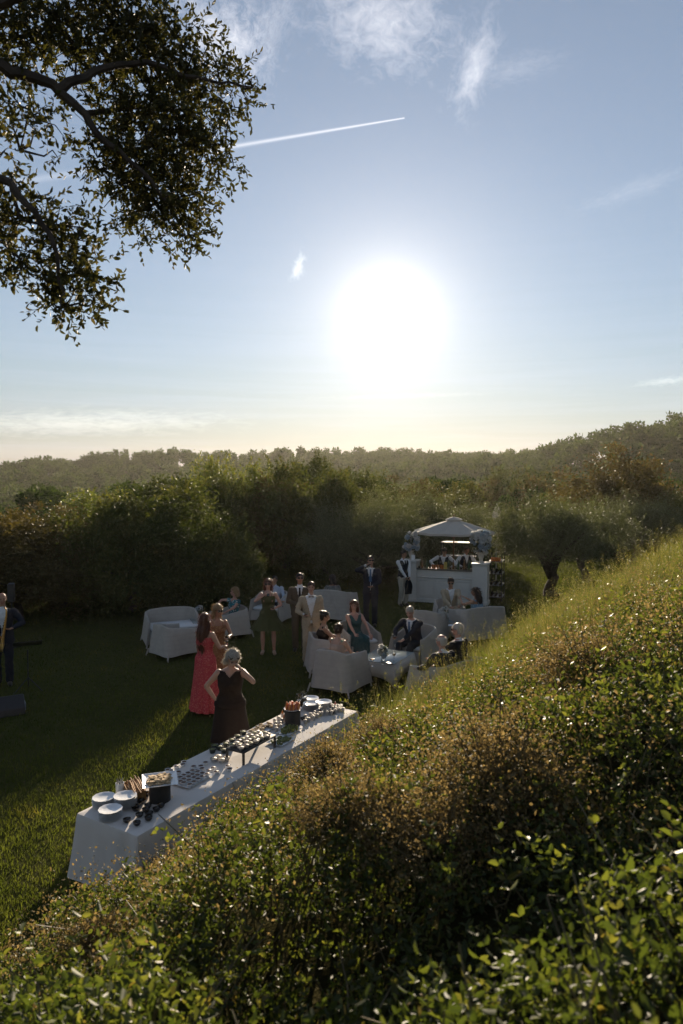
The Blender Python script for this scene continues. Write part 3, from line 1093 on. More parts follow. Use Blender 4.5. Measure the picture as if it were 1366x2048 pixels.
def blades(x, y, z, h, wd, bend, rnd, lean=(0, 0)):
    n = len(x)
    B = np.stack([x, y, z], 1)
    az = rng.uniform(0, 6.283, n)
    s = np.stack([np.cos(az), np.sin(az), 0 * az], 1) * wd[:, None] * .5
    out = np.stack([rng.normal(size=n) + lean[0], rng.normal(size=n) + lean[1], 0 * az], 1) * (bend * h)[:, None]
    mid = B + np.array([0, 0, 1.0]) * (h * .55)[:, None] + out * .3
    tip = B + np.array([0, 0, 1.0]) * h[:, None] + out
    v = np.stack([B - s, B + s, mid + s * .7, mid - s * .7, tip], 1).reshape(-1, 3)
    b = np.arange(n, dtype=np.int32)[:, None] * 5
    f = np.concatenate([b + np.array([[0, 1, 2]], dtype=np.int32), b + np.array([[0, 2, 3]], dtype=np.int32), b + np.array([[3, 2, 4]], dtype=np.int32)], 0)
    return v, f, np.repeat(rnd, 5)


# tall grass on the far half of the bank
x, y, s, t = scatter_bank(400000, -.3, 6.6, -1, 24, 6.5, 19)
g = grassy(x, y)
k = rng.random(len(x)) < g * .40
x, y, g = x[k], y[k], g[k]
clump = .5 + .5 * wav(x, y, .45, 12)
h = rng.uniform(.28, .70, len(x)) * (.65 + .6 * np.clip(clump, 0, 1)) * (.5 + .5 * g)
print('tall', len(x))
v, f, a = blades(x, y, ground_h(x, y) - .02, h, rng.uniform(.005, .010, len(x)), rng.uniform(.08, .4, len(x)), np.clip(rng.random(len(x)) * .6 + .35 * clump, 0, 1))
tag(obj('tall_grass', mesh_np('tall_grass', v, f, M_TALL, False, a)), 'tall wild grass covering the upper bank beyond the honeysuckle', 'grass', kind='stuff')
x, y, s, t = scatter_bank(9000, -.2, 5.5, 1, 24, 6.5, 19)
k = rng.random(len(x)) < grassy(x, y) * .45
x, y = x[k], y[k]
h = rng.uniform(.55, 1.0, len(x))
v, f, a = blades(x, y, ground_h(x, y) - .02, h, rng.uniform(.004, .007, len(x)), rng.uniform(.1, .3, len(x)), rng.uniform(.6, 1, len(x)))
tips = v.reshape(-1, 5, 3)[:, 4]
m = 14
P = (np.repeat(tips, m, 0) - np.array([0, 0, 1.0]) * rng.uniform(0, .16, len(tips) * m)[:, None] + rng.normal(size=(len(tips) * m, 3)) * .012)
L = rng.uniform(.012, .03, len(P))
v2, f2, a2 = leaves(P, rdir(len(P), 1.2), L, L * .3, rng.uniform(.5, 1, len(P)))
tag(obj('grass_plumes', mesh_np('grass_plumes', v2, f2, M_TALL, False, a2)), 'feathery seed plumes over the tall grass', 'grass', kind='stuff')
tag(obj('grass_stalks', mesh_np('grass_stalks', v, f, M_TALL, False, a)), 'tall thin seed stalks rising from the grassy bank', 'grass', kind='stuff')
# yellow-green leafy weeds standing in the grass
x, y, s, t = scatter_bank(5200, .05, 4.6, 2, 22, 7.0, 17)
k = rng.random(len(x)) < .5
x, y = x[k], y[k]
n = len(x)
st = rng.uniform(.3, .6, n)
B = np.stack([x, y, ground_h(x, y)], 1)
sd = unit(rng.normal(size=(n, 3)) * .3 + np.array([0, 0, 1.0]))
m = 9
tt = rng.uniform(.5, 1.0, (n, m))
P = (B[:, None] + sd[:, None] * (tt * st[:, None])[..., None] + rng.normal(size=(n, m, 3)) * .025).reshape(-1, 3)
L = rng.uniform(.03, .055, len(P))
v, f, a = leaves(P, rdir(len(P), .3), L, L * .62, rng.random(len(P)))
tag(obj('leafy_weeds', mesh_np('leafy_weeds', v, f, M_LIGHT, False, a)), 'bright leafy weeds scattered through the tall grass', 'weeds', kind='stuff')

# shoots standing clear of the cover
x, y, s, t = scatter_bank(4200, -.1, 5.0, -6, 14, 1.6, 10)
k = rng.random(len(x)) < .6
x, y = x[k], y[k]
n = len(x)
B = np.stack([x, y, ground_h(x, y) + veg_h(x, y) * .7], 1)
sd = unit(rng.normal(size=(n, 3)) * np.array([.8, .8, .3]) + np.array([-.2, -.1, 1.0]))
st = rng.uniform(.12, .38, n)
m = 10
tt = (np.arange(m) // 2 * 2 + 1.5) / m
P = (B[:, None] + sd[:, None] * (tt[None] * st[:, None])[..., None]).reshape(-1, 3)
a_ = unit(np.cross(sd, rdir(n)))
sg = np.where(np.arange(m) % 2 == 0, 1.0, -1.0)
Dr = unit((a_[:, None] * sg[None, :, None] + sd[:, None] * .5 + rng.normal(size=(n, m, 3)) * .25).reshape(-1, 3))
L = rng.uniform(.022, .042, len(P))
v, f, a = leaves(P, Dr, L, L * .6, rng.random(len(P)), True)
tag(obj('honeysuckle_shoots', mesh_np('honeysuckle_shoots', v, f, M_LIGHT, False, a)), 'thin pale shoots standing clear of the honeysuckle', 'ground cover', kind='stuff')

# lawn grass
n = 240000
yy_ = 5.0 + 28 * rng.random(n) ** 1.9
xx_ = rng.uniform(-.66, .50, n) * yy_
k = (bank_s(xx_, yy_) < .35)
xx_, yy_ = xx_[k], yy_[k]
hh_ = rng.uniform(.028, .072, len(xx_)) * (1 + .4 * wav(xx_, yy_, .5, 2))
v, f, a = blades(xx_, yy_, ground_h(xx_, yy_) - .004, hh_, rng.uniform(.004, .008, len(xx_)) * (1 + .05 * yy_), rng.uniform(.2, .7, len(xx_)), np.clip(.45 + .3 * wav(xx_, yy_, 1.2, 5) + .3 * wav(xx_, yy_, .35, 9) + .4 * (rng.random(len(xx_)) - .5), 0, 1))
sel = np.arange(len(f)) // len(xx_) != 0
tag(obj('lawn_grass', mesh_np('lawn_grass', v, f, M_GRASS, False, a)), 'short green lawn grass under the party', 'grass', kind='stuff')
print('lawn', len(xx_))


# brown bushy shrubs sitting on the bank
def make_shrub(seed):
    r_ = np.random.default_rng(seed)
    t = thing('dry_shrub', 'x', 'shrub')
    nst = 130
    d = unit(r_.normal(size=(nst, 3)) * np.array([1, 1, .6]) + np.array([0, 0, .75]))
    ln = r_.uniform(.6, 1.05, nst) * (1 + .2 * wav(d[:, 0] * 4, d[:, 1] * 4, 1.0, seed % 5))
    mb = MB()
    for i in range(0, nst, 2):
        e = d[i] * ln[i] * .45
        mb.tube([(0, 0, -.05), tuple(e * .5 + r_.normal(size=3) * .02), tuple(e)], [.006, .004, .002], 3, False)
    m = 70
    tt = r_.uniform(.45, 1.0, (nst, m)) ** .7
    P = (d[:, None] * (tt * ln[:, None] * .47)[..., None] + r_.normal(size=(nst, m, 3)) * .035).reshape(-1, 3)
    P[:, 2] = np.maximum(P[:, 2] * .8, .0)
    L = r_.uniform(.012, .026, len(P))
    v, f, a = leaves(P, unit(r_.normal(size=P.shape) + np.array([0, 0, .5])), L, L * .5, np.clip(r_.random(len(P)), 0, 1))
    obj('foliage', mesh_np('foliage', v, f, M_DRY, False, a), t)
    mb.build('stem', M_STEM, t, False)
    return t


shrub_src = [make_shrub(301), make_shrub(302)]
SG = 'brown twiggy shrubs among the honeysuckle'
SL = ['brown twiggy shrub in the tall grass high on the bank', 'brown twiggy shrub beside the loveseat of white haired men', 'broad brown shrub in the middle of the honeysuckle bank', 'brown shrub hiding the middle of the tablecloth', 'brown shrub against the near end of the tablecloth', 'brown shrub below the buffet, between two others along the cloth', 'brown shrub beyond the far end of the buffet', 'brown shrub at the top of the bank in tall grass', 'brown shrub below the broad one on the honeysuckle bank', 'small brown shrub at the edge of the shaded lawn', 'brown shrub downhill of the one hiding the tablecloth']
for j, (px, py, sc) in enumerate(((1180, 1375, .95), (870, 1395, .62), (990, 1570, 1.0), (660, 1570, .9), (345, 1745, .8), (540, 1660, .7), (760, 1475, .8), (1330, 1310, .8), (880, 1690, .75), (200, 1880, .6), (700, 1720, .7))):
    # where the view meets the bank
    d = ray(px, py)
    q = 1.0
    while q < 20:
        p = Vector((0, 0, CAMZ)) + d * q
        if p.z < float(ground_h(p.x, p.y)) + .22:
            break
        q += .02
    loc = (p.x, p.y, float(ground_h(p.x, p.y)) + .7 * float(veg_h(p.x, p.y)))
    src = shrub_src[j % 2]
    if j < 2:
        o = src
        o.location = loc
        o.rotation_euler = (0, 0, j)
        o.scale = (sc, sc, sc * .95)
        tag(o, SL[j], 'shrub', SG)
    else:
        tag(dup(src, loc, j * 1.3, scale=(sc, sc, sc * .95)), SL[j], 'shrub', SG)


# long runners of honeysuckle
def runner(pix, label, ll=.045, step=.055):
    P = [Vector(p) for p in pix]
    t = thing('honeysuckle_runner', label, 'vine', P[0], group='honeysuckle runners')
    o = P[0]
    q = []
    for i in range(len(P) - 1):
        p0, p1, p2, p3 = P[max(i - 1, 0)], P[i], P[i + 1], P[min(i + 2, len(P) - 1)]
        for k_ in range(6):
            u = k_ / 6
            q.append(.5 * ((2 * p1) + (p2 - p0) * u + (2 * p0 - 5 * p1 + 4 * p2 - p3) * u * u + (3 * p1 - p0 - 3 * p2 + p3) * u ** 3) - o)
    q.append(P[-1] - o)
    MB().tube(q, [.0045 - .003 * i / len(q) for i in range(len(q))], 5).build('stem', M_STEM, t)
    acc, Lp, Ld = 0, [], []
    for i in range(1, len(q)):
        acc += (q[i] - q[i - 1]).length
        if acc > step:
            acc = 0
            td = (q[i] - q[i - 1]).normalized()
            sd = td.cross(Vector((0, 0, 1))).normalized()
            for sg in (1, -1):
                Lp.append(q[i])
                Ld.append((sd * sg + Vector((0, 0, .8)) + Vector(rng.normal(size=3)) * .25).normalized())
    n_ = len(Lp)
    v, f, a = leaves(np.array(Lp), np.array(Ld), ll * rng.uniform(.7, 1.1, n_), ll * .6, rng.uniform(.4, .9, n_), True)
    obj('foliage', mesh_np('foliage', v, f, M_LIGHT, False, a), t)


runner([W(290, 1840, 4.7), W(215, 1837, 4.9), W(140, 1842, 5.05), W(75, 1850, 5.15), W(40, 1872, 5.2), W(36, 1905, 5.2)], 'long leafy runner reaching out over the shaded lawn')
runner([W(520, 1690, 5.4), W(490, 1660, 5.45), W(465, 1640, 5.5), W(448, 1622, 5.5), W(436, 1608, 5.5)], 'upright leafy runner in front of the tablecloth', step=.04)
runner([W(830, 1400, 11.0), W(815, 1382, 11.1), W(795, 1374, 11.2), W(770, 1372, 11.2)], 'leafy runner hanging beside the low table leg', .07, .09)
runner([W(760, 1460, 9.0), W(735, 1440, 9.1), W(712, 1420, 9.2), W(690, 1404, 9.25), W(672, 1404, 9.3)], 'leafy runner crossing the far end of the buffet', .055, .07)
runner([W(760, 1830, 3.6), W(660, 1780, 3.8), W(590, 1790, 3.95), W(540, 1770, 4.0)], 'arching bare runner over the lower bank', .04, .08)
runner([W(1130, 1890, 2.7), W(1070, 1820, 2.85), W(1020, 1790, 2.95), W(960, 1812, 3.0)], 'arching runner low on the near bank', .04, .08)
# ------------------------------------------------------------------ woven furniture
def wicker_material():
    m_, t = new_mat('white_wicker')
    oc = t.n('ShaderNodeTexCoord').outputs['Object']
    sp = t.n('ShaderNodeSeparateXYZ')
    t.l(oc, sp.inputs[0])
    hz_ = t.m('SINE', t.m('MULTIPLY', sp.outputs[2], 420.0))
    vr = t.m('SINE', t.m('MULTIPLY', t.m('ADD', sp.outputs[0], sp.outputs[1]), 300.0))
    h = t.m('MULTIPLY', hz_, t.m('ADD', 0.6, t.m('MULTIPLY', vr, 0.4)))
    ns = t.noise(oc, 7.0, 4, .6)
    c = t.mix(t.ramp(ns, [(.3, 0.), (.7, 1.)]), (0.39, 0.355, 0.315), (0.48, 0.44, 0.39))
    c = t.mix(t.m('MULTIPLY', t.ramp(h, [(0.0, 1.), (0.35, 0.)]), .35), c, (0.26, 0.235, 0.20))
    band = t.m('SINE', t.m('MULTIPLY', sp.outputs[2], 62.0))
    c = t.mix(t.m('MULTIPLY', t.ramp(band, [(.2, 0.), (.9, 1.)]), .2), c, (0.32, 0.29, 0.25))
    p = t.n('ShaderNodeBsdfPrincipled')
    t.l(c, p.inputs['Base Color'])
    p.inputs['Roughness'].default_value = 0.55
    b = t.n('ShaderNodeBump')
    b.inputs['Strength'].default_value = 0.35
    b.inputs['Distance'].default_value = 0.003
    t.l(h, b.inputs['Height'])
    t.l(b.outputs[0], p.inputs['Normal'])
    o = t.n('ShaderNodeOutputMaterial')
    t.l(p.outputs[0], o.inputs['Surface'])
    return m_


M_WICK = wicker_material()
M_CUSH = pmat('cushion', (0.66, 0.66, 0.66), .85, .06, 9, .2, bump=.2)
M_WHITE = pmat('white_paint', (0.60, 0.565, 0.51), .5, .05, 6, .35, bump=.05)
M_DARKTOP = pmat('dark_counter', (0.10, 0.085, 0.07), .35, .2, 8, .5)
M_BLACK = pmat('black_metal', (0.018, 0.018, 0.02), .4, .2, 20, .5)
M_CANOPY = pmat('canopy_cloth', (0.62, 0.57, 0.50), .85, .05, 5, .2, trans=.32)
M_WOOD = pmat('wood', (0.20, 0.11, 0.05), .5, .3, 9, .4)
M_CERAM = pmat('white_china', (0.78, 0.78, 0.78), .16, .03, 5, .6)
M_URN = pmat('urn', (0.55, 0.47, 0.37), .6, .12, 12, .3)
M_CLOTH = pmat('table_linen', (0.73, 0.69, 0.65), .88, .04, 4, .15, bump=.12, bscale=25, trans=.1)


def glass_mat(name, col, rough=0.02, trans=1.0):
    m_, t = new_mat(name)
    p = t.n('ShaderNodeBsdfPrincipled')
    ns = t.noise(t.n('ShaderNodeTexCoord').outputs['Object'], 5, 2)
    t.l(t.mix(ns, tuple(c * .94 for c in col), col), p.inputs['Base Color'])
    p.inputs['Roughness'].default_value = rough
    p.inputs['Transmission Weight'].default_value = trans
    p.inputs['IOR'].default_value = 1.4
    o = t.n('ShaderNodeOutputMaterial')
    t.l(p.outputs[0], o.inputs['Surface'])
    return m_


M_GLASS = glass_mat('clear_glass', (.95, .97, .97))
M_GTOP = glass_mat('glass_top', (.75, .85, .85), .04, .55)
M_WINE = glass_mat('amber_drink', (.95, .45, .12), .05, .75)
M_RED = glass_mat('red_drink', (.80, .10, .06), .05, .7)


def wicker_seat(name, label, loc, rz, hw=.37, hd=.38, back=.80, arm=.62, group=None):
    t = thing(name, label, 'sofa' if hw > .5 else 'chair', loc, rz, group)
    # U-shaped shell: from the front of the left arm round the back to the right arm
    path = []
    rc = .16
    for k in range(7):
        path.append((-hw, -hd + (2 * hd - rc) * k / 6))
    for k in range(1, 5):
        q = math.pi - math.pi / 2 * k / 4
        path.append((-hw + rc + rc * math.cos(q), hd - rc + rc * math.sin(q)))
    nb = 8
    for k in range(1, nb):
        path.append((-hw + rc + (2 * hw - 2 * rc) * k / nb, hd))
    for k in range(0, 5):
        q = math.pi / 2 - math.pi / 2 * k / 4
        path.append((hw - rc + rc * math.cos(q), hd - rc + rc * math.sin(q)))
    for k in range(1, 7):
        path.append((hw, hd - rc - (2 * hd - rc) * k / 6))
    v, f = [], []
    lev = [0, .25, .5, .75, 1.0]
    fl, th = .085, .042
    cols = 0
    for (x, y) in path:
        u = (y + hd) / (2 * hd)
        u = u * u * (3 - 2 * u)
        rim = arm + (back - arm) * u
        if y > hd - .02:
            rim += .05 * (1 - (x / hw) ** 2)
        nx, ny = (x / hw, y / hd)
        m_ = max(abs(nx), abs(ny))
        edge = 1 - abs(nx) ** 2 if abs(ny) >= abs(nx) else 1 - abs(ny) ** 2
        z0 = .075 + .03 * edge
        col = []
        ex = 1 + fl / hw
        ey = 1 + fl / hd
        for l_ in lev:
            k = 1 - l_
            col.append((x * (1 + (ex - 1) * k), y * (1 + (ey - 1) * k), z0 + (rim - .01 - z0) * l_))
        ix, iy = 1 - th / hw, 1 - th / hd
        mx, my = (1 + ix) / 2, (1 + iy) / 2
        col.append((x * mx, y * my, rim + .008))
        col.append((x * ix, y * iy, rim - .01))
        col.append((x * (ix + .02), y * (iy + .02), .40))
        col.append((x * (ix + .02), y * (iy + .02), z0))
        v += col
        cols = len(col)
    n = len(path)
    for i in range(n - 1):
        for j in range(cols):
            j2 = (j + 1) % cols
            f.append((i * cols + j, i * cols + j2, (i + 1) * cols + j2, (i + 1) * cols + j))
    f.append(tuple(range(cols)))
    f.append(tuple((n - 1) * cols + j for j in range(cols - 1, -1, -1)))
    MB().add(v, f).build('shell', M_WICK, t)
    # seat deck and front panel
    mb = MB()
    mb.add([(-hw + .03, -hd - .02, .36), (hw - .03, -hd - .02, .36), (hw - .03, hd - .03, .36), (-hw + .03, hd - .03, .36),
            (-hw + .01, -hd - .06, .11), (hw - .01, -hd - .06, .11), (hw - .03, hd - .03, .11), (-hw + .03, hd - .03, .11)],
           [(0, 1, 2, 3), (4, 7, 6, 5), (0, 4, 5, 1), (1, 5, 6, 2), (2, 6, 7, 3), (3, 7, 4, 0)]).build('seat', M_WICK, t)
    MB().box((0, -.02, .405), (2 * hw - .10, 2 * hd - .10, .09), bev=.03).build('cushion', M_CUSH, t)
    for sx in (-1, 1):
        for sy in (-1, 1):
            MB().tube([(sx * (hw + .075), sy * (hd + .07), .0), (sx * (hw + .03), sy * (hd + .03), .16)], [.016, .022], 6).build('leg', M_WICK, t)
    return t


AG = 'white wicker armchairs'
def at_px(px, y):
    return ((px - 683) / FPX * y, y, 0.0)


wicker_seat('wicker_armchair', 'empty white wicker armchair seen from behind, beside the woman in red', at_px(345, 15.6), R(136), .37, .38, .70, .62, AG)
wicker_seat('wicker_loveseat', 'empty white wicker loveseat with arched back against the dark hedge', at_px(342, 16.9), R(24), .62, .40, .74, .60)
wicker_seat('wicker_armchair', 'white wicker armchair holding the woman in the floral dress', at_px(457, 17.5), R(-55), .37, .38, .70, .62, AG)
wicker_seat('wicker_armchair', 'white wicker armchair half hidden behind the woman in olive', at_px(540, 19.3), R(-20), .42, .38, .80, .66, AG)
wicker_seat('wicker_loveseat', 'white wicker loveseat behind the man in the pale suit, back turned', at_px(668, 19.6), R(160), .56, .38, .84, .74)
wicker_seat('wicker_armchair', 'white wicker armchair with its back to the buffet, woman in pink inside', at_px(680, 13.1), R(150), .37, .38, .76, .70, AG)
wicker_seat('wicker_armchair', 'white wicker armchair seating the dark haired woman with a bun', at_px(656, 14.3), R(100), .37, .38, .76, .66, AG)
wicker_seat('wicker_armchair', 'white wicker armchair seating the woman in teal', at_px(716, 15.4), R(25), .37, .38, .74, .60, AG)
wicker_seat('wicker_armchair', 'white wicker armchair seating the grey haired man with blue tie', at_px(832, 14.9), R(-38), .37, .38, .76, .62, AG)
wicker_seat('wicker_loveseat', 'white wicker loveseat under two white haired men, half sunk in tall grass', at_px(905, 12.3), R(214), .62, .40, .78, .68)
wicker_seat('wicker_armchair', 'empty white wicker armchair between the grey haired man and the couple', at_px(857, 16.9), R(158), .40, .38, .78, .70, AG)
wicker_seat('wicker_loveseat', 'white wicker loveseat seating the woman in pale blue, seen from behind', at_px(957, 17.2), R(200), .60, .40, .82, .72)
wicker_seat('wicker_armchair', 'white wicker armchair under the seated man in sunglasses and beige jacket', at_px(900, 18.5), R(0), .37, .38, .70, .6, AG)


def low_table(label, loc, rz, hw=.42, hd=.42, h=.45):
    t = thing('wicker_table', label, 'coffee table', loc, rz, 'low wicker tables with glass tops')
    v, f = [], []
    n = 9
    for side in range(4):
        a = side * math.pi / 2
        ca, sa = math.cos(a), math.sin(a)
        w_, d_ = (hw, hd) if side % 2 == 0 else (hd, hw)
        for k in range(n):
            u = -1 + 2 * k / (n - 1)
            zb = .02 + .17 * max(0, 1 - (u / .92) ** 2) ** .6
            for z, ex in ((zb, .07 * (1 - zb / h)), (zb + (h - zb) * .5, .035), (h, 0)):
                x, y = u * (w_ + ex), -(d_ + ex)
                v.append((x * ca - y * sa, x * sa + y * ca, z))
    for side in range(4):
        b = side * n * 3
        for k in range(n - 1):
            for j in range(2):
                i = b + k * 3 + j
                f.append((i, i + 3, i + 4, i + 1))
    o = MB().add(v, f).build('skirt', M_WICK, t)
    sm = o.modifiers.new('thick', 'SOLIDIFY')
    sm.thickness = .025
    MB().box((0, 0, h - .006), (2 * hw - .03, 2 * hd - .03, .02)).build('table_top', M_WICK, t)
    MB().box((0, 0, h + .010), (2 * hw - .01, 2 * hd - .01, .010), bev=.003).build('glass_top', M_GTOP, t)
    return t


low_table('white wicker coffee table with glass top between the seated group', at_px(773, 13.75), R(-28), .40, .52)
low_table('white wicker coffee table with flowers in front of the couple', at_px(893, 17.4), R(-20), .34, .36)
low_table('white wicker coffee table beside the empty loveseat', at_px(408, 17.3), R(20), .36, .36)

# ------------------------------------------------------------------ drinking glasses and small things
def goblet_meshes():
    g = MB().lathe([(.0, 0), (.033, .002), (.033, .005), (.005, .012), (.004, .09), (.012, .10), (.036, .125), (.042, .16), (.036, .20), (.0345, .20), (.040, .16), (.034, .127), (.010, .104), (.0, .103)], n=14).mesh('bowl', M_GLASS)
    d = MB().lathe([(.0, .1035), (.010, .105), (.033, .128), (.038, .152), (.0, .153)], n=12).mesh('drink', M_WINE)
    return g, d


GOB, GOBD = goblet_meshes()
GOBR = GOBD.copy()
GOBR.materials[0] = M_RED
TUM = MB().lathe([(.0, 0), (.034, 0), (.040, .11), (.038, .11), (.032, .006), (.0, .006)], n=12).mesh('glass_wall', M_GLASS)
TUMD = MB().lathe([(.0, .007), (.031, .007), (.035, .06), (.0, .061)], n=12).mesh('drink', M_WINE)
COUPE = MB().lathe([(.0, 0), (.032, .002), (.032, .005), (.005, .012), (.004, .10), (.020, .112), (.050, .14), (.052, .155), (.050, .155), (.047, .141), (.018, .114), (.0, .112)], n=14).mesh('bowl', M_GLASS)
COUPED = MB().lathe([(.0, .1125), (.018, .1145), (.046, .140), (.048, .148), (.0, .149)], n=12).mesh('drink', M_WINE)


def drink(kind, label, loc, group=None, tilt=(0, 0), red=False, name='drinking_glass'):
    t = thing(name, label, 'glass', loc, 0, group)
    t.rotation_euler = (tilt[0], tilt[1], 0)
    g, d = {'goblet': (GOB, GOBR if red else GOBD), 'tumbler': (TUM, TUMD), 'coupe': (COUPE, COUPED)}[kind]
    obj('bowl', g, t)
    obj('drink', d, t)
    return t


M_BLOOM = pmat('white_bloom', (0.74, 0.73, 0.70), .7, .08, 30, .2, trans=.35)
M_BLUE = pmat('pale_blue_bloom', (0.42, 0.50, 0.57), .7, .2, 30, .2, trans=.35)


def bloom_mesh(seed, mat):
    r_ = np.random.default_rng(seed)
    n = 46
    d = unit(r_.normal(size=(n, 3)) + np.array([0, 0, .3]))
    P = d * .018
    v, f, a = leaves(P, unit(d + r_.normal(size=d.shape) * .45), r_.uniform(.045, .065, n), r_.uniform(.045, .06, n), r_.random(n), True, .3)
    return mesh_np('bloom', v, f, mat, False, a)


BLOOMS = [bloom_mesh(i, M_BLOOM) for i in (1, 2)] + [bloom_mesh(i, M_BLUE) for i in (3, 4)]


def bouquet(name, label, loc, n, rx, rz_, vase_h, vase_r, sc=1.0, glass=False, bluef=.35):
    t = thing(name, label, 'flowers', loc)
    if glass:
        MB().lathe([(0, 0), (vase_r * .6, 0), (vase_r, vase_h * .3), (vase_r * .8, vase_h * .7), (vase_r * .65, vase_h), (vase_r * .6, vase_h), (vase_r * .75, vase_h * .68), (vase_r * .92, vase_h * .3), (0, .006)], n=16).build('vase', M_GLASS, t)
    else:
        MB().lathe([(0, 0), (vase_r * .8, 0), (vase_r * .8, .02), (vase_r * .45, .05), (vase_r * .55, vase_h * .35), (vase_r * .9, vase_h * .7), (vase_r, vase_h), (vase_r * 1.08, vase_h + .012), (vase_r * .9, vase_h + .012), (vase_r * .8, vase_h * .8), (0, vase_h * .7)], n=20).build('vase', M_URN, t)
    cz = vase_h + rz_ * .85
    d = rdir(n, .15)
    P = d * np.array([rx, rx, rz_]) * rng.uniform(.72, 1.05, (n, 1)) + np.array([0, 0, cz])
    st = MB()
    for i in range(n):
        if P[i][2] < vase_h * .9:
            P[i][2] = vase_h * .95 + rng.random() * .05
        blue = (rng.random() < bluef)
        o = obj('bloom', BLOOMS[(2 if blue else 0) + i % 2], t, tuple(P[i]))
        q = sc * rng.uniform(.75, 1.3)
        o.scale = (q, q, q)
        o.rotation_euler = tuple(rng.uniform(0, 3, 3))
        st.tube([(0, 0, vase_h * .6), tuple(P[i])], [.004, .003], 4, False)
    st.build('stem', M_STEM, t, False)
    m = n * 8
    d = rdir(m, .1)
    P = d * np.array([rx, rx, rz_]) * rng.uniform(.3, 1.0, (m, 1)) + np.array([0, 0, cz])
    L = rng.uniform(.05, .09, m) * sc
    v, f, a = leaves(P, unit(d + rng.normal(size=d.shape) * .6), L, L * .45, rng.random(m))
    obj('foliage', mesh_np('foliage', v, f, M_OLIVE, False, a), t)
    return t


def W0(px, py, y):
    return tuple(W(px, py, y))


tt = at_px(773, 13.75)
zt = .466
def on_low(px, py):
    p = G(px, py, zt)
    return (p.x, p.y, zt)


bouquet('table_posy', 'small white and blue posy in a glass vase on the low glass table', on_low(766, 1328), 9, .09, .10, .16, .045, .75, True, .4)
drink('coupe', 'coupe of amber drink standing at the edge of the low glass table', on_low(745, 1333))
drink('goblet', 'wine glass beside the posy on the low glass table', on_low(788, 1322))
t = thing('phone', 'dark phone lying on the low glass table', 'phone', on_low(779, 1327), .5)
MB().box((0, 0, .005), (.075, .15, .009), bev=.003).build('case', M_BLACK, t)
p = G(888, 1245, zt)
bouquet('table_posy', 'small white posy in front of the seated couple', (p.x, p.y, zt), 9, .10, .12, .15, .045, .8, True, .25)
p = G(904, 1252, zt)
MB().lathe([(0, 0), (.05, .0), (.10, .018), (.098, .02), (.05, .006), (0, .006)], n=24).build('plate', M_CERAM).location = (p.x, p.y, zt)
tag(bpy.context.scene.objects['plate'], 'white plate on the low table by the couple', 'plate')
drink('goblet', 'wine glass on the table by the empty loveseat', (at_px(404, 17.2)[0], 17.2, zt))
bouquet('table_posy', 'small posy on the table by the empty loveseat', (at_px(398, 17.35)[0], 17.35, zt), 7, .08, .10, .13, .04, .7, True, .5)

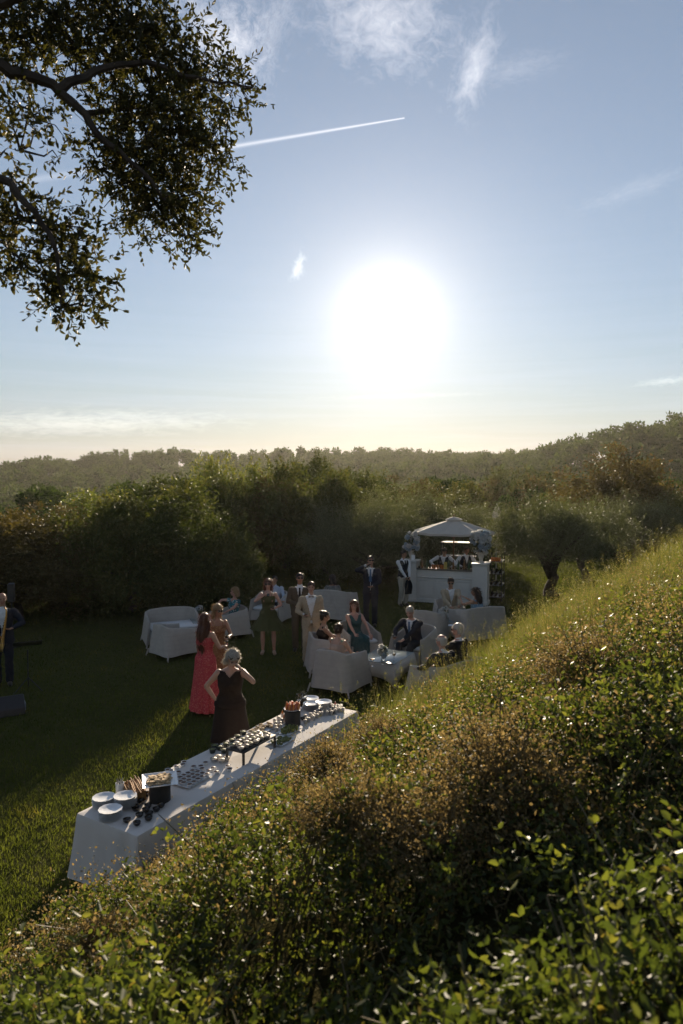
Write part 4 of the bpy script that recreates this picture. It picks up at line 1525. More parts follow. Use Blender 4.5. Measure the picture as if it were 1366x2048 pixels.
# ------------------------------------------------------------------ the bar
def make_bar():
    pl, pr = Vector(at_px(805, 22.5)), Vector(at_px(976, 21.6))
    ax = (pr - pl)
    yaw = math.atan2(ax.y, ax.x)
    wd = ax.length
    t = thing('bar_counter', 'white panelled bar counter with two square pillars', 'bar', pl, yaw)
    pw, dep, ph, ch = .46, .50, 1.29, 1.05
    for x0 in (0, wd - pw):
        MB().box((x0 + pw / 2, dep / 2, ph / 2), (pw, dep, ph)).build('pillar', M_WHITE, t, False)
        MB().box((x0 + pw / 2, dep / 2, ph + .02), (pw + .08, dep + .08, .04), bev=.008).build('pillar_cap', M_WHITE, t)
        MB().box((x0 + pw / 2, dep / 2, ph - .035), (pw + .035, dep + .035, .05), bev=.01).build('moulding', M_WHITE, t)
        MB().box((x0 + pw / 2, dep / 2, .06), (pw + .05, dep + .05, .12), bev=.01).build('plinth', M_WHITE, t)
    x0, x1 = pw, wd - pw
    MB().box(((x0 + x1) / 2, .12, ch / 2), (x1 - x0, .10, ch)).build('front', M_WHITE, t, False)
    MB().box(((x0 + x1) / 2, .30, ch + .02), (x1 - x0 - .004, .56, .04), bev=.006).build('counter_top', M_DARKTOP, t)
    MB().box(((x0 + x1) / 2, .057, ch - .24), (x1 - x0, .03, .035), bev=.008).build('moulding', M_WHITE, t)
    MB().box(((x0 + x1) / 2, .050, .06), (x1 - x0, .04, .12), bev=.008).build('plinth', M_WHITE, t)
    n = 3
    gap = .07
    w_ = (x1 - x0 - gap * (n + 1)) / n
    zb, zt_ = .18, ch - .32
    for i in range(n):
        cx = x0 + gap + w_ / 2 + i * (w_ + gap)
        p_ = MB().box((cx, .066, (zb + zt_) / 2), (w_ - .06, .016, zt_ - zb - .06), bev=.006).build('panel', M_WHITE, t)
        fr = MB()
        for dx in (-1, 1):
            fr.box((cx + dx * (w_ / 2 - .012), .062, (zb + zt_) / 2), (.026, .024, zt_ - zb), bev=.006)
        for zz in (zb + .012, zt_ - .012):
            fr.box((cx, .0635, zz), (w_ - .052, .021, .026), bev=.006)
        fr.build('panel_frame', M_WHITE, p_)
    ca, sa = math.cos(yaw), math.sin(yaw)
    loc = lambda x, y, z: (pl.x + x * ca - y * sa, pl.y + x * sa + y * ca, z)
    bouquet('pillar_flowers', 'white and blue flower arrangement in an urn on the far pillar beside the waiter', loc(pw / 2, dep / 2 + .04, ph + .04), 34, .27, .34, .30, .11, 1.25)
    bouquet('pillar_flowers', 'white and blue flower arrangement in an urn on the pillar by the glass rack', loc(wd - pw / 2, dep / 2, ph + .04), 38, .32, .36, .33, .12, 1.3, False, .5)
    s_ = thing('bar_sign', 'small white framed menu card standing on the bar pillar by the waiter', 'sign', loc(pw * .72, .12, ph + .04), yaw)
    MB().box((0, 0, .09), (.13, .015, .18), bev=.003).build('frame', M_WHITE, s_)
    MB().box((0, -.0085, .09), (.105, .003, .15)).build('card', M_CERAM, s_)
    bg_ = 'bottles and cups on the bar counter'
    cols = [glass_mat('bottle_amber', (.5, .2, .05), .1, .6), glass_mat('bottle_green', (.12, .22, .08), .1, .6), pmat('orange_cup', (.5, .16, .04), .4), pmat('juice', (.55, .40, .10), .4)]
    bot = [MB().lathe([(0, 0), (.036, 0), (.037, .17), (.015, .23), (.013, .30), (.0, .30)], n=10).mesh('bottle', c) for c in cols[:2]]
    cup = MB().lathe([(0, 0), (.03, 0), (.038, .12), (.034, .12), (.03, .02), (0, .02)], n=10).mesh('cup', cols[2])
    jug = MB().lathe([(0, 0), (.05, 0), (.052, .22), (.048, .22), (.045, .02), (0, .02)], n=12).mesh('jug', cols[3])
    xs = np.linspace(x0 + .08, x1 - .12, 20)
    for i, x in enumerate(xs):
        z = ch + .0405
        yy_ = .10 + .05 * (i % 3)
        if i in (10,):
            o = obj('juice_jug', jug, None, loc(x, yy_, z))
            tag(o, 'tall jug of yellow juice on the bar counter', 'jug')
        elif 5 <= i <= 9:
            o = obj('orange_cup', cup, None, loc(x, yy_, z))
            tag(o, 'orange cup in the row on the bar counter', 'cup', 'orange cups on the bar')
        elif i % 2:
            o = obj('liquor_bottle', bot[i % 4 // 2], None, loc(x, yy_, z))
            tag(o, 'liquor bottle standing among the glasses on the bar counter', 'bottle', 'bottles on the bar')
        else:
            drink('tumbler', 'tumbler standing on the bar counter', loc(x, yy_, z), 'tumblers on the bar')
    return t, loc, wd, yaw


bar, bar_loc, bar_w, bar_yaw = make_bar()


def make_parasol():
    c = bar_loc(bar_w / 2 + .08, 1.25, 0)
    t = thing('parasol', 'open white market parasol over the bar', 'parasol', c)
    y = c[1]
    ze = CAMZ - (1062 - 955) / FPX * y
    za = CAMZ - (1036 - 955) / FPX * y
    r, n = 1.36, 8
    v, f = [(0, 0, za)], []
    rings = [(.17, 0.), (.55, .0), (.8, 0.), (1.0, 0.)]
    for q, (k, _) in enumerate(rings):
        for j in range(n * 2):
            a = math.pi * j / n + math.pi / 8
            rr = r * k * (1.0 if j % 2 == 0 else math.cos(math.pi / n) * (.985 if k > .5 else 1))
            sag = .03 * k * (0 if j % 2 == 0 else 1)
            v.append((rr * math.cos(a), rr * math.sin(a), za - .03 + (ze - za + .03) * (k ** 1.08) - sag))
    m = n * 2
    for j in range(m):
        f.append((0, 1 + j, 1 + (j + 1) % m))
    for i in range(len(rings) - 1):
        for j in range(m):
            f.append((1 + i * m + j, 1 + (i + 1) * m + j, 1 + (i + 1) * m + (j + 1) % m, 1 + i * m + (j + 1) % m))
    for j in range(m):     # valance
        a0, a1 = v[1 + 3 * m + j], v[1 + 3 * m + (j + 1) % m]
        b = len(v)
        v += [(a0[0], a0[1], a0[2] - .07), (a1[0], a1[1], a1[2] - .07)]
        f.append((1 + 3 * m + j, b, b + 1, 1 + 3 * m + (j + 1) % m))
    cn_ = MB().add(v, f).build('canopy', M_CANOPY, t, False)
    v, f = [(0, 0, za + .045)], []
    for k, z in ((.12, .005), (.20, -.040), (.205, -.065)):
        for j in range(m):
            a = math.pi * j / n + math.pi / 8
            v.append((r * k * math.cos(a) * (1.03 if j % 2 else 1), r * k * math.sin(a) * (1.03 if j % 2 else 1), za + z))
    for j in range(m):
        f.append((0, 1 + j, 1 + (j + 1) % m))
    for i in range(2):
        for j in range(m):
            f.append((1 + i * m + j, 1 + (i + 1) * m + j, 1 + (i + 1) * m + (j + 1) % m, 1 + i * m + (j + 1) % m))
    MB().add(v, f).build('vent', M_CANOPY, cn_, False)
    for j in range(n):
        a = 2 * math.pi * j / n + math.pi / 8
        e = (r * .985 * math.cos(a), r * .985 * math.sin(a), ze - .012)
        rb = MB().tube([(0, 0, za - .05), (e[0] * .5, e[1] * .5, (za + ze) / 2 - .025), e], .011, 6).build('rib', M_WOOD, t)
        MB().tube([(0, 0, ze - .25), (e[0] * .52, e[1] * .52, (za + ze) / 2 - .035)], .009, 5).build('strut', M_WOOD, rb)
    MB().tube([(0, 0, 0), (0, 0, za + .05)], .024, 10).build('pole', M_WOOD, t)
    MB().ell((0, 0, za + .08), (.03, .03, .05)).build('finial', M_WOOD, t)
    MB().lathe([(0, 0), (.24, 0), (.24, .06), (.05, .09), (.04, .25), (0, .25)], n=16).build('base', M_BLACK, t)


make_parasol()


def closed_parasol():
    c = spot(994, 26.0)
    t = thing('closed_parasol', 'furled white parasol standing behind the glass rack', 'parasol', c)
    zt_ = CAMZ - (1010 - 955) / FPX * 26
    prof = [(.0, zt_), (.05, zt_ - .03), (.13, zt_ - .25), (.16, zt_ - .40), (.11, zt_ - .62), (.10, zt_ - .8), (.13, zt_ - 1.2), (.15, zt_ - 1.5), (.0, zt_ - 1.5)]
    MB().lathe(prof, n=32, wav=.10, wn=8).build('canopy', M_CANOPY, t)
    MB().tube([(0, 0, 0), (0, 0, zt_ + .06)], .022, 8).build('pole', M_WHITE, t)
    MB().lathe([(0, 0), (.25, 0), (.25, .06), (.04, .1), (0, .1)], n=16).build('base', M_BLACK, t)


closed_parasol()


def rack(name, label, loc, rz, w_, d_, h, levels, top_white=False):
    t = thing(name, label, 'shelf', loc, rz)
    for sx in (-1, 1):
        for sy in (-1, 1):
            MB().box((sx * w_ / 2, sy * d_ / 2, h / 2), (.025, .025, h)).build('post', M_BLACK, t, False)
    for i, z in enumerate(levels):
        MB().box((0, 0, z), (w_ + .02, d_ + .02, .022)).build('shelf_board', M_WHITE if (top_white and i == len(levels) - 1) else M_BLACK, t, False)
    return t


rk = bar_loc(bar_w + .12, 1.35, 0)
rack('glass_rack', 'tall black metal rack of glasses at the end of the bar', rk, bar_yaw, .42, .7, 1.52, (.12, .50, .88, 1.28))
gg = 'glasses on the black rack'
for z in (.131, .511, .891):
    for i in range(4):
        for k in range(3):
            dx, dy = -.14 + .14 * k, -.27 + .18 * i
            ca, sa = math.cos(bar_yaw), math.sin(bar_yaw)
            drink('tumbler', 'clear tumbler standing on the black glass rack', (rk[0] + dx * ca - dy * sa, rk[1] + dx * sa + dy * ca, z), gg)
M_ORANGE = pmat('orange_glass', (.50, .15, .03), .3, .2)
oc_ = MB().lathe([(0, 0), (.034, 0), (.04, .11), (.036, .11), (.03, .02), (0, .02)], n=10).mesh('cup', M_ORANGE)
for i in range(8):
    dx, dy = -.12 + .08 * (i % 4), -.26 + .12 * (i // 4)
    ca, sa = math.cos(bar_yaw), math.sin(bar_yaw)
    tag(obj('orange_cup', oc_, None, (rk[0] + dx * ca - dy * sa, rk[1] + dx * sa + dy * ca, 1.291)), 'orange cup on the top shelf of the black rack', 'cup', 'orange cups on the rack')
bk = bar_loc(bar_w / 2 + .10, 2.15, 0)
rack('back_shelf', 'black framed back shelf with white top board under the parasol', bk, bar_yaw, 1.15, .4, 1.76, (.5, .9, 1.3, 1.77), True)
for z in (.911, 1.311):
    for i in range(7):
        dx = -.45 + .15 * i
        ca, sa = math.cos(bar_yaw), math.sin(bar_yaw)
        drink('goblet' if z > 1 else 'tumbler', 'wine glass on the back shelf under the parasol' if z > 1 else 'tumbler on the back shelf under the parasol', (bk[0] + dx * ca + .05 * sa, bk[1] + dx * sa - .05 * ca, z), 'wine glasses on the back shelf' if z > 1 else 'tumblers on the back shelf')

# ------------------------------------------------------------------ the band's gear
def music_stand():
    p = G(57, 1382)
    t = thing('music_stand', 'black music stand with tilted desk before the saxophonist', 'music stand', p, R(205))
    MB().tube([(0, 0, .22), (0, 0, .78)], .011, 8).build('pole', M_BLACK, t)
    for k in range(3):
        a = k * 2.094 + .5
        MB().tube([(0, 0, .26), (.28 * math.cos(a), .28 * math.sin(a), .01)], .009, 6).build('leg', M_BLACK, t)
    rot = Matrix.Rotation(R(-66), 4, 'X')
    m = MB().box((0, 0, 0), (.50, .012, .33), bev=.004)
    m.v = [tuple(rot @ Vector(q) + Vector((0, 0, .90))) for q in m.v]
    dk = m.build('desk', M_BLACK, t)
    m = MB().box((0, -.03, -.165), (.50, .06, .012), bev=.003)
    m.v = [tuple(rot @ Vector(q) + Vector((0, 0, .90))) for q in m.v]
    m.build('ledge', M_BLACK, dk)


music_stand()


def monitor():
    p = G(18, 1428)
    t = thing('stage_monitor', 'black wedge stage monitor lying on the lawn', 'speaker', p, R(30))
    v = [(-.24, -.17, 0), (.24, -.17, 0), (.24, .17, 0), (-.24, .17, 0), (-.24, -.15, .12), (.24, -.15, .12), (.24, .05, .30), (-.24, .05, .30), (.24, .17, .24), (-.24, .17, .24)]
    f = [(3, 2, 1, 0), (0, 1, 5, 4), (4, 5, 6, 7), (7, 6, 8, 9), (9, 8, 2, 3), (1, 2, 8, 6, 5), (0, 4, 7, 9, 3)]
    o = MB().add(v, f).build('cabinet', M_BLACK, t, False)
    bv = o.modifiers.new('bevel', 'BEVEL')
    bv.width = .01
    pan = pmat('monitor_panel', (.22, .24, .28), .4)
    MB().box((.246, -.01, .12), (.014, .22, .12), bev=.003).build('side_panel', pan, t)
    for k in range(3):
        MB().ell((.256, -.07 + .05 * k, .11), (.006, .012, .012), 8, 6).build('knob', M_BLACK, t)


monitor()


def pa_column():
    p = spot(18, 16.4)
    t = thing('column_speaker', 'black column loudspeaker on a pole behind the saxophonist', 'speaker', p, R(10))
    MB().tube([(0, 0, .03), (0, 0, 1.10)], .018, 8).build('pole', M_BLACK, t)
    MB().lathe([(0, 0), (.22, 0), (.22, .03), (.02, .05), (0, .05)], n=20).build('base', M_BLACK, t)
    MB().box((0, 0, 1.29), (.14, .14, .44), bev=.02).build('cabinet', M_BLACK, t)


pa_column()
# ------------------------------------------------------------------ people
def skin_mat(name, c):
    return pmat(name, c, .5, .10, 25, .35, sss=.12)


SKIN = {'fair': skin_mat('skin_fair', (.46, .27, .19)), 'tan': skin_mat('skin_tan', (.36, .19, .115)), 'rosy': skin_mat('skin_rosy', (.48, .26, .19))}


def hair_mat(name, lo, hi):
    m_ = leaf_mat(name, [(0, lo), (1, hi)], .38, .5, .3, (1.1, 1.0, .85))
    return m_


HAIR = {'brown': hair_mat('hair_brown', (.030, .015, .008), (.070, .034, .017)), 'dark': hair_mat('hair_dark', (.012, .009, .007), (.032, .022, .015)),
        'blond': hair_mat('hair_blond', (.20, .13, .06), (.38, .27, .14)), 'grey': hair_mat('hair_grey', (.26, .24, .21), (.50, .47, .42)),
        'white': hair_mat('hair_white', (.45, .43, .40), (.65, .62, .58)), 'auburn': hair_mat('hair_auburn', (.065, .020, .009), (.13, .042, .018))}
M_SHADES = pmat('sunglasses', (.01, .01, .012), .12, .1, 20, .6)
M_EYE = pmat('eye', (.05, .035, .03), .2, .1, 30, .5)
M_LIP = pmat('lips', (.36, .12, .10), .45, .1, 30, .4)
M_SHOE = pmat('shoe_leather', (.03, .022, .018), .35, .2, 20, .5)
M_HEEL = pmat('nude_heel', (.40, .26, .18), .4, .1, 20, .4)


def cloth(name, c, rough=.85, var=.12, scale=30, trans=0.0, c2=None):
    return pmat(name, c, rough, var, scale, .2, bump=.25, bscale=120, trans=trans, col2=c2)


C_NAVY = cloth('navy_suit', (.016, .019, .028))
C_BLACKSUIT = cloth('black_suit', (.012, .012, .014))
C_TAN = cloth('brown_suit', (.085, .068, .048))
C_BEIGE = cloth('beige_suit', (.36, .29, .20))
C_STONE = cloth('stone_trousers', (.40, .36, .29))
C_SHIRT = cloth('white_shirt', (.70, .70, .70), trans=.12)
C_SHIRTB = cloth('pale_blue_shirt', (.45, .50, .60), trans=.12)
C_VEST = cloth('waistcoat', (.020, .020, .026))
C_TIE = cloth('dark_tie', (.015, .014, .018), .5)
C_TIEB = cloth('blue_tie', (.06, .12, .22), .5)
C_BOW = cloth('bow_tie', (.30, .24, .18), .6)


def print_cloth(name, c1, c2, c3, scale):
    m_, t = new_mat(name)
    oc = t.n('ShaderNodeTexCoord').outputs['Object']
    vo = t.n('ShaderNodeTexVoronoi')
    t.l(oc, vo.inputs['Vector'])
    vo.inputs['Scale'].default_value = scale
    k = t.noise(oc, scale * .7, 3, .6, .6)
    c = t.mix(t.ramp(vo.outputs['Distance'], [(.25, 1.), (.45, 0.)]), c1, c2)
    c = t.mix(t.ramp(k, [(.52, 0.), (.6, 1.)]), c, c3)
    p = t.n('ShaderNodeBsdfPrincipled')
    t.l(c, p.inputs['Base Color'])
    p.inputs['Roughness'].default_value = .8
    tr = t.n('ShaderNodeBsdfTranslucent')
    t.l(c, tr.inputs['Color'])
    mx = t.n('ShaderNodeMixShader')
    mx.inputs[0].default_value = .28
    t.l(p.outputs[0], mx.inputs[1])
    t.l(tr.outputs[0], mx.inputs[2])
    o = t.n('ShaderNodeOutputMaterial')
    t.l(mx.outputs[0], o.inputs['Surface'])
    return m_


C_RED = print_cloth('red_print', (.60, .060, .075), (.74, .20, .16), (.66, .09, .09), 34)
C_ORANGE = print_cloth('orange_print', (.36, .17, .07), (.48, .28, .12), (.26, .11, .05), 30)
C_FLORAL = print_cloth('floral_print', (.05, .13, .14), (.62, .66, .64), (.03, .22, .26), 22)
C_BLACKDRESS = cloth('dark_brown_dress', (.020, .012, .009), .8, .15)
C_OLIVE = cloth('olive_dress', (.075, .082, .030), .8, .15, 20, .3)
C_TEAL = print_cloth('teal_dress', (.035, .10, .10), (.06, .14, .14), (.05, .11, .10), 30)
C_PINK = cloth('blush_dress', (.46, .34, .28), .8, .1, 20, .2)
C_MINT = cloth('mint_dress', (.20, .30, .22), .8, .1, 20, .2)
C_BLUE = print_cloth('pale_blue_dress', (.22, .36, .46), (.42, .52, .58), (.16, .28, .40), 18)
C_GREYP = print_cloth('grey_patterned_top', (.20, .20, .18), (.34, .34, .30), (.14, .15, .15), 24)

REMESH = []      # (object, voxel, smooth iterations, after)


def later(o, voxel, it=3, after=None):
    m_ = o.modifiers.new('remesh', 'REMESH')
    m_.mode = 'VOXEL'
    m_.voxel_size = voxel
    s = o.modifiers.new('smooth', 'SMOOTH')
    s.factor = .5
    s.iterations = it
    REMESH.append((o, after))


def loft(mb, rings, n=20):
    """rings: (centre, axis_x, axis_y, rx, ry) closed at both ends"""
    v, f = [], []
    for c, ax, ay, rx, ry in rings:
        for j in range(n):
            q = 2 * math.pi * j / n
            v.append(c + ax * (math.cos(q) * rx) + ay * (math.sin(q) * ry))
    for i in range(len(rings) - 1):
        for j in range(n):
            f.append((i * n + j, i * n + (j + 1) % n, (i + 1) * n + (j + 1) % n, (i + 1) * n + j))
    f.append(tuple(range(n - 1, -1, -1)))
    f.append(tuple((len(rings) - 1) * n + j for j in range(n)))
    return mb.add(v, f)


def limb(mb, pts, rad, n=12):
    q, r_ = [], []
    for i in range(len(pts) - 1):
        for k in range(4):
            u = k / 4
            q.append(pts[i].lerp(pts[i + 1], u))
            r_.append(rad[i] + (rad[i + 1] - rad[i]) * u)
    q.append(pts[-1])
    r_.append(rad[-1])
    mb.tube(q, r_, n)
    mb.ell(pts[0], (rad[0],) * 3, 10, 6)
    for i in range(1, len(pts)):
        mb.ell(pts[i], (rad[i] * .99,) * 3, 10, 6)
    return mb


def ik(a, b, l1, l2, hint):
    d = b - a
    L = d.length
    if L > (l1 + l2) * .995:
        b = a + d.normalized() * (l1 + l2) * .995
        d = b - a
        L = d.length
    u = d.normalized()
    x = (l1 * l1 - l2 * l2 + L * L) / (2 * L)
    h = math.sqrt(max(l1 * l1 - x * x, 0))
    hv = hint - u * hint.dot(u)
    hv = hv.normalized() if hv.length > 1e-6 else Vector((0, 1, 0))
    return a + u * x + hv * h, b


Vx = Vector
TORSO_M = [(-.16, .115, .10), (-.02, .165, .118), (.10, .168, .120), (.30, .150, .110), (.50, .158, .116), (.70, .175, .122), (.86, .170, .108), (.96, .120, .085), (1.02, .065, .062)]
TORSO_F = [(-.16, .115, .10), (-.02, .172, .122), (.08, .172, .122), (.28, .128, .095), (.42, .128, .098), (.60, .150, .128), (.74, .152, .118), (.86, .148, .092), (.96, .100, .072), (1.02, .052, .052)]


class Person:
    def __init__(self, label, loc, rz, H=1.75, sex='m', skin='fair', pelvis=None, lean=(0, 0), twist=0.0, head=(0, 0, 0), hl=None, hr=None, el=None, er=None, fl=None, fr=None, stout=1.0, hands=(.5, .5), name='person'):
        S = H / 1.75
        self.S = S
        self.sex = sex
        t = self.t = thing(name, label, 'person', loc, rz)
        self.skin = SKIN[skin]
        f = sex == 'f'
        self.stout = stout
        P = Vx(pelvis or (0, 0, .94)) * S
        ln = .53 * S
        u = Vx((lean[0], lean[1], 1)).normalized()
        N = P + u * ln
        self.P, self.N, self.u = P, N, u
        tw = Matrix.Rotation(twist, 3, 'Z')
        self.hx = Vx((1, 0, 0))
        self.sx = tw @ Vx((1, 0, 0))
        sx = self.sx
        sx = (sx - u * sx.dot(u)).normalized()
        self.fw = sx.cross(u) * 1.0
        if self.fw.y > 0 and abs(twist) < 1.5:
            self.fw = -self.fw
        sw = (.165 if f else .195) * S
        shz = N - u * .065 * S
        self.sh = {1: shz + sx * sw, -1: shz - sx * sw}
        self.hip = {1: P + self.hx * .09 * S - Vx((0, 0, .02)), -1: P - self.hx * .09 * S - Vx((0, 0, .02))}
        dl = {1: hl or (.27, -.03, .82), -1: hr or (-.27, -.03, .82)}
        de = {1: Vx(el or (.5, 1, -.2)), -1: Vx(er or (-.5, 1, -.2))}
        self.el, self.wr = {}, {}
        for k in (1, -1):
            self.el[k], self.wr[k] = ik(self.sh[k], Vx(dl[k]) * S, .285 * S, .25 * S, de[k])
        df = {1: fl or (.10, .02, .085), -1: fr or (-.10, .02, .085)}
        self.kn, self.an = {}, {}
        for k in (1, -1):
            self.kn[k], self.an[k] = ik(self.hip[k], Vx(df[k]) * S, .43 * S, .425 * S, Vx((.12 * k, -1, .25)))
        # head
        hm = Matrix.Rotation(head[0], 3, 'Z') @ Matrix.Rotation(head[1], 3, 'X') @ Matrix.Rotation(head[2], 3, 'Y')
        self.hm = hm
        nb = N + u * .055 * S
        self.hc = nb + hm @ Vx((0, -.018, .125)) * S
        self.toe = {}
        mb = MB()
        rings = []
        for tt_, rx, ry in (TORSO_F if f else TORSO_M):
            ax = self.hx.lerp(sx, max(0, min(1, tt_))).normalized()
            rings.append((P + u * ln * tt_, ax, ax.cross(u), rx * S * stout, ry * S * stout))
        self.rings = rings
        loft(mb, rings, 22)
        if f:
            for k in (1, -1):
                c = P + u * ln * .62 + sx * .068 * S * k + self.fw * .085 * S
                mb.ell(c, (.06 * S,) * 3, 10, 8)
        limb(mb, [N - u * .04 * S, nb + (self.hc - nb) * .45], [.056 * S if not f else .047 * S, .053 * S if not f else .045 * S])
        k_ = .90 if f else 1.0
        for k in (1, -1):
            limb(mb, [self.sh[k], self.sh[k].lerp(self.el[k], .45), self.el[k], self.el[k].lerp(self.wr[k], .3), self.wr[k]], [r * S * k_ * stout ** .5 for r in (.056, .047, .038, .039, .025)])
            hp, kn, an = self.hip[k], self.kn[k], self.an[k]
            limb(mb, [hp, hp.lerp(kn, .5), kn, kn.lerp(an, .33), an], [r * S for r in (.088, .074, .053, .055, .034)])
            sh_dir = Vx((0.12 * k, -1, 0)).normalized()
            toe = an + sh_dir * .15 * S
            toe.z = max(.028 * S, an.z - .055 * S)
            self.toe[k] = toe
            limb(mb, [an - sh_dir * .035 * S - Vx((0, 0, .035 * S)), toe], [.036 * S, .030 * S])
        o = mb.build('body', self.skin, t)
        # head: skull, jaw, nose, ears; hands with five fingers
        hd = MB()
        X = lambda x, y, z: self.hc + hm @ Vx((x, y, z)) * S
        self.X = X
        hd.ell(X(0, .012, .025), (.073 * S, .092 * S, .088 * S), 18, 12, hm)
        hd.ell(X(0, -.018, -.03), (.060 * S, .070 * S, .075 * S), 16, 10, hm)
        hd.ell(X(0, -.045, -.075), (.036 * S, .036 * S, .030 * S), 12, 8, hm)
        hd.tube([X(0, -.080, .018), X(0, -.095, -.008), X(0, -.104, -.026), X(0, -.088, -.034)], [.008 * S, .010 * S, .014 * S, .010 * S], 8)
        hd.ell(X(0, -.074, .030), (.048 * S, .016 * S, .010 * S), 10, 6, hm)
        for k in (1, -1):
            hd.ell(X(.073 * k, .012, -.008), (.010 * S, .019 * S, .030 * S), 8, 8, hm)
            hd.ell(X(.034 * k, -.066, -.018), (.022 * S, .018 * S, .020 * S), 8, 6, hm)
        limb(hd, [nb - u * .02 * S, X(0, .015, -.05)], [(.045 if f else .052) * S, (.046 if f else .052) * S])
        self.head_mb = hd
        hands_mb = MB()
        for k in (1, -1):
            self.hand(hands_mb, k, hands[0 if k == 1 else 1])
        ho = hd.build('head_shape', self.skin, t)
        later(ho, .0085, 3)

        def join(me, ho=ho, hb=hands_mb):
            bm = bmesh.new()
            bm.from_mesh(me)
            bm.from_mesh(ho.data)
            hm_ = hb.mesh('h', None)
            bm.from_mesh(hm_)
            bm.to_mesh(me)
            bm.free()
            bpy.data.meshes.remove(hm_)
            bpy.data.objects.remove(ho)
        self.join = join
        self.body = o
        later(o, .0145, 4, None)
        JOIN.append((o, join))
        for k in (1, -1):
            if True:
                MB().ell(X(.033 * k, -.083, .012), (.011 * S, .006 * S, .0065 * S), 8, 6, hm).build('eye', M_EYE, t)
                MB().ell(X(.034 * k, -.086, .031), (.020 * S, .006 * S, .004 * S), 8, 6, hm).build('eyebrow', M_EYE, t)
        MB().ell(X(0, -.086, -.056), (.022 * S, .008 * S, .007 * S), 10, 6, hm).build('mouth', M_LIP, t)

    def hand(self, mb, k, curl):
        S, w_, e_ = self.S, self.wr[k], self.el[k]
        d = (w_ - e_).normalized()
        side = d.cross(Vx((0, 0, 1)))
        side = side.normalized() if side.length > .2 else Vx((0, -1, 0))
        if abs(d.z) > .8:
            side = Vx((0, -1, 0)) - d * d.dot(Vx((0, -1, 0)))
            side.normalize()
        pn = d.cross(side).normalized()           # back of hand
        inw = Vx((-k, 0, 0))
        if pn.dot(inw) > 0:
            pn = -pn
        c = w_ + d * .048 * S
        rot = Matrix((side, d, pn)).transposed()
        mb.ell(c, (.036 * S, .050 * S, .016 * S), 12, 8, rot)
        for i, (o, l) in enumerate(((-.027, .068), (-.009, .078), (.009, .073), (.027, .058))):
            b = w_ + d * .088 * S + side * o * S
            p1 = b + (d * math.cos(curl * .6) - pn * math.sin(curl * .6)) * l * .42 * S
            p2 = p1 + (d * math.cos(curl * 1.6) - pn * math.sin(curl * 1.6)) * l * .32 * S
            p3 = p2 + (d * math.cos(curl * 2.4) - pn * math.sin(curl * 2.4)) * l * .26 * S
            mb.tube([b - d * .02 * S, b, p1, p2, p3], [.0088 * S, .0092 * S, .0085 * S, .0078 * S, .006 * S], 7)
        b = w_ + d * .03 * S - side * .030 * S
        p1 = b + (d * .75 - side * .75 - pn * .35).normalized() * .034 * S
        p2 = p1 + (d * .95 - side * .15 - pn * .5 * curl).normalized() * .028 * S
        mb.tube([b, p1, p2], [.013 * S, .010 * S, .007 * S], 7)
        self.grip = getattr(self, 'grip', {})
        self.grip[k] = w_ + d * .085 * S - pn * .028 * S

    def grip_w(self, k):
        g = self.grip[k]
        m = Matrix.Translation(self.t.location) @ Matrix.Rotation(self.t.rotation_euler.z, 4, 'Z')
        return m @ g

    # ---- clothes
    def torso_rings(self, t0, t1, infl, extra=None):
        P, u, S = self.P, self.u, self.S
        ts = np.linspace(t0, t1, 14)
        tab = TORSO_F if self.sex == 'f' else TORSO_M
        T = [a[0] for a in tab]
        out = []
        for q in ts:
            rx = float(np.interp(q, T, [a[1] for a in tab])) * self.stout
            ry = float(np.interp(q, T, [a[2] for a in tab])) * self.stout
            if q < -.02:
                rx, ry = max(rx, tab[1][1]) , max(ry, tab[1][2])
            if self.sex == 'f' and .45 < q < .78:
                ry += .022 * math.sin((q - .45) / .33 * math.pi)
            g = infl + (extra(q) if extra else 0)
            ax = self.hx.lerp(self.sx, max(0, min(1, q))).normalized()
            ax = (ax - u * ax.dot(u)).normalized()
            out.append((P + u * .53 * S * q, ax, ax.cross(u), (rx + g) * S, (ry + g) * S))
        return out

    def trousers(self, mat, loose=.020):
        mb = MB()
        S = self.S
        loft(mb, self.torso_rings(-.14, .20, .012), 22)
        for k in (1, -1):
            hp, kn, an = self.hip[k], self.kn[k], self.an[k]
            cuff = an + (kn - an).normalized() * .0
            limb(mb, [hp, hp.lerp(kn, .5), kn, kn.lerp(an, .4), cuff], [r * S for r in (.094 + loose * .5, .084 + loose * .5, .064 + loose * .6, .062 + loose * .7, .052 + loose)])
        o = mb.build('trousers', mat, self.t)
        later(o, .0135, 3)

    def cutter(self, vee=None, top=None, bottom=None, gap=0.0):
        """predicate in torso space: which faces of a garment to leave open"""
        P, u, S = Vx(self.P), Vx(self.u), self.S
        fw, sx = Vx(self.fw), Vx(self.sx)

        def after(me):
            bm = bmesh.new()
            bm.from_mesh(me)
            kill = []
            for fc in bm.faces:
                c = fc.calc_center_median() - P
                q = c.dot(u) / (.53 * S)
                a = abs(c.dot(sx)) / S
                fr = c.dot(fw) > 0
                if top is not None and q > top and a < .16:
                    kill.append(fc)
                elif vee is not None and fr and q > vee[0] and a < vee[1] * (q - vee[0]) / (1 - vee[0]) + .006:
                    kill.append(fc)
                elif gap and fr and q <= (vee[0] if vee else 1) and a < gap * max(0, ((vee[0] if vee else .5) - q)) and abs(c.dot(fw)) > .03:
                    kill.append(fc)
            bmesh.ops.delete(bm, geom=kill, context='FACES')
            bm.to_mesh(me)
            bm.free()
        return after

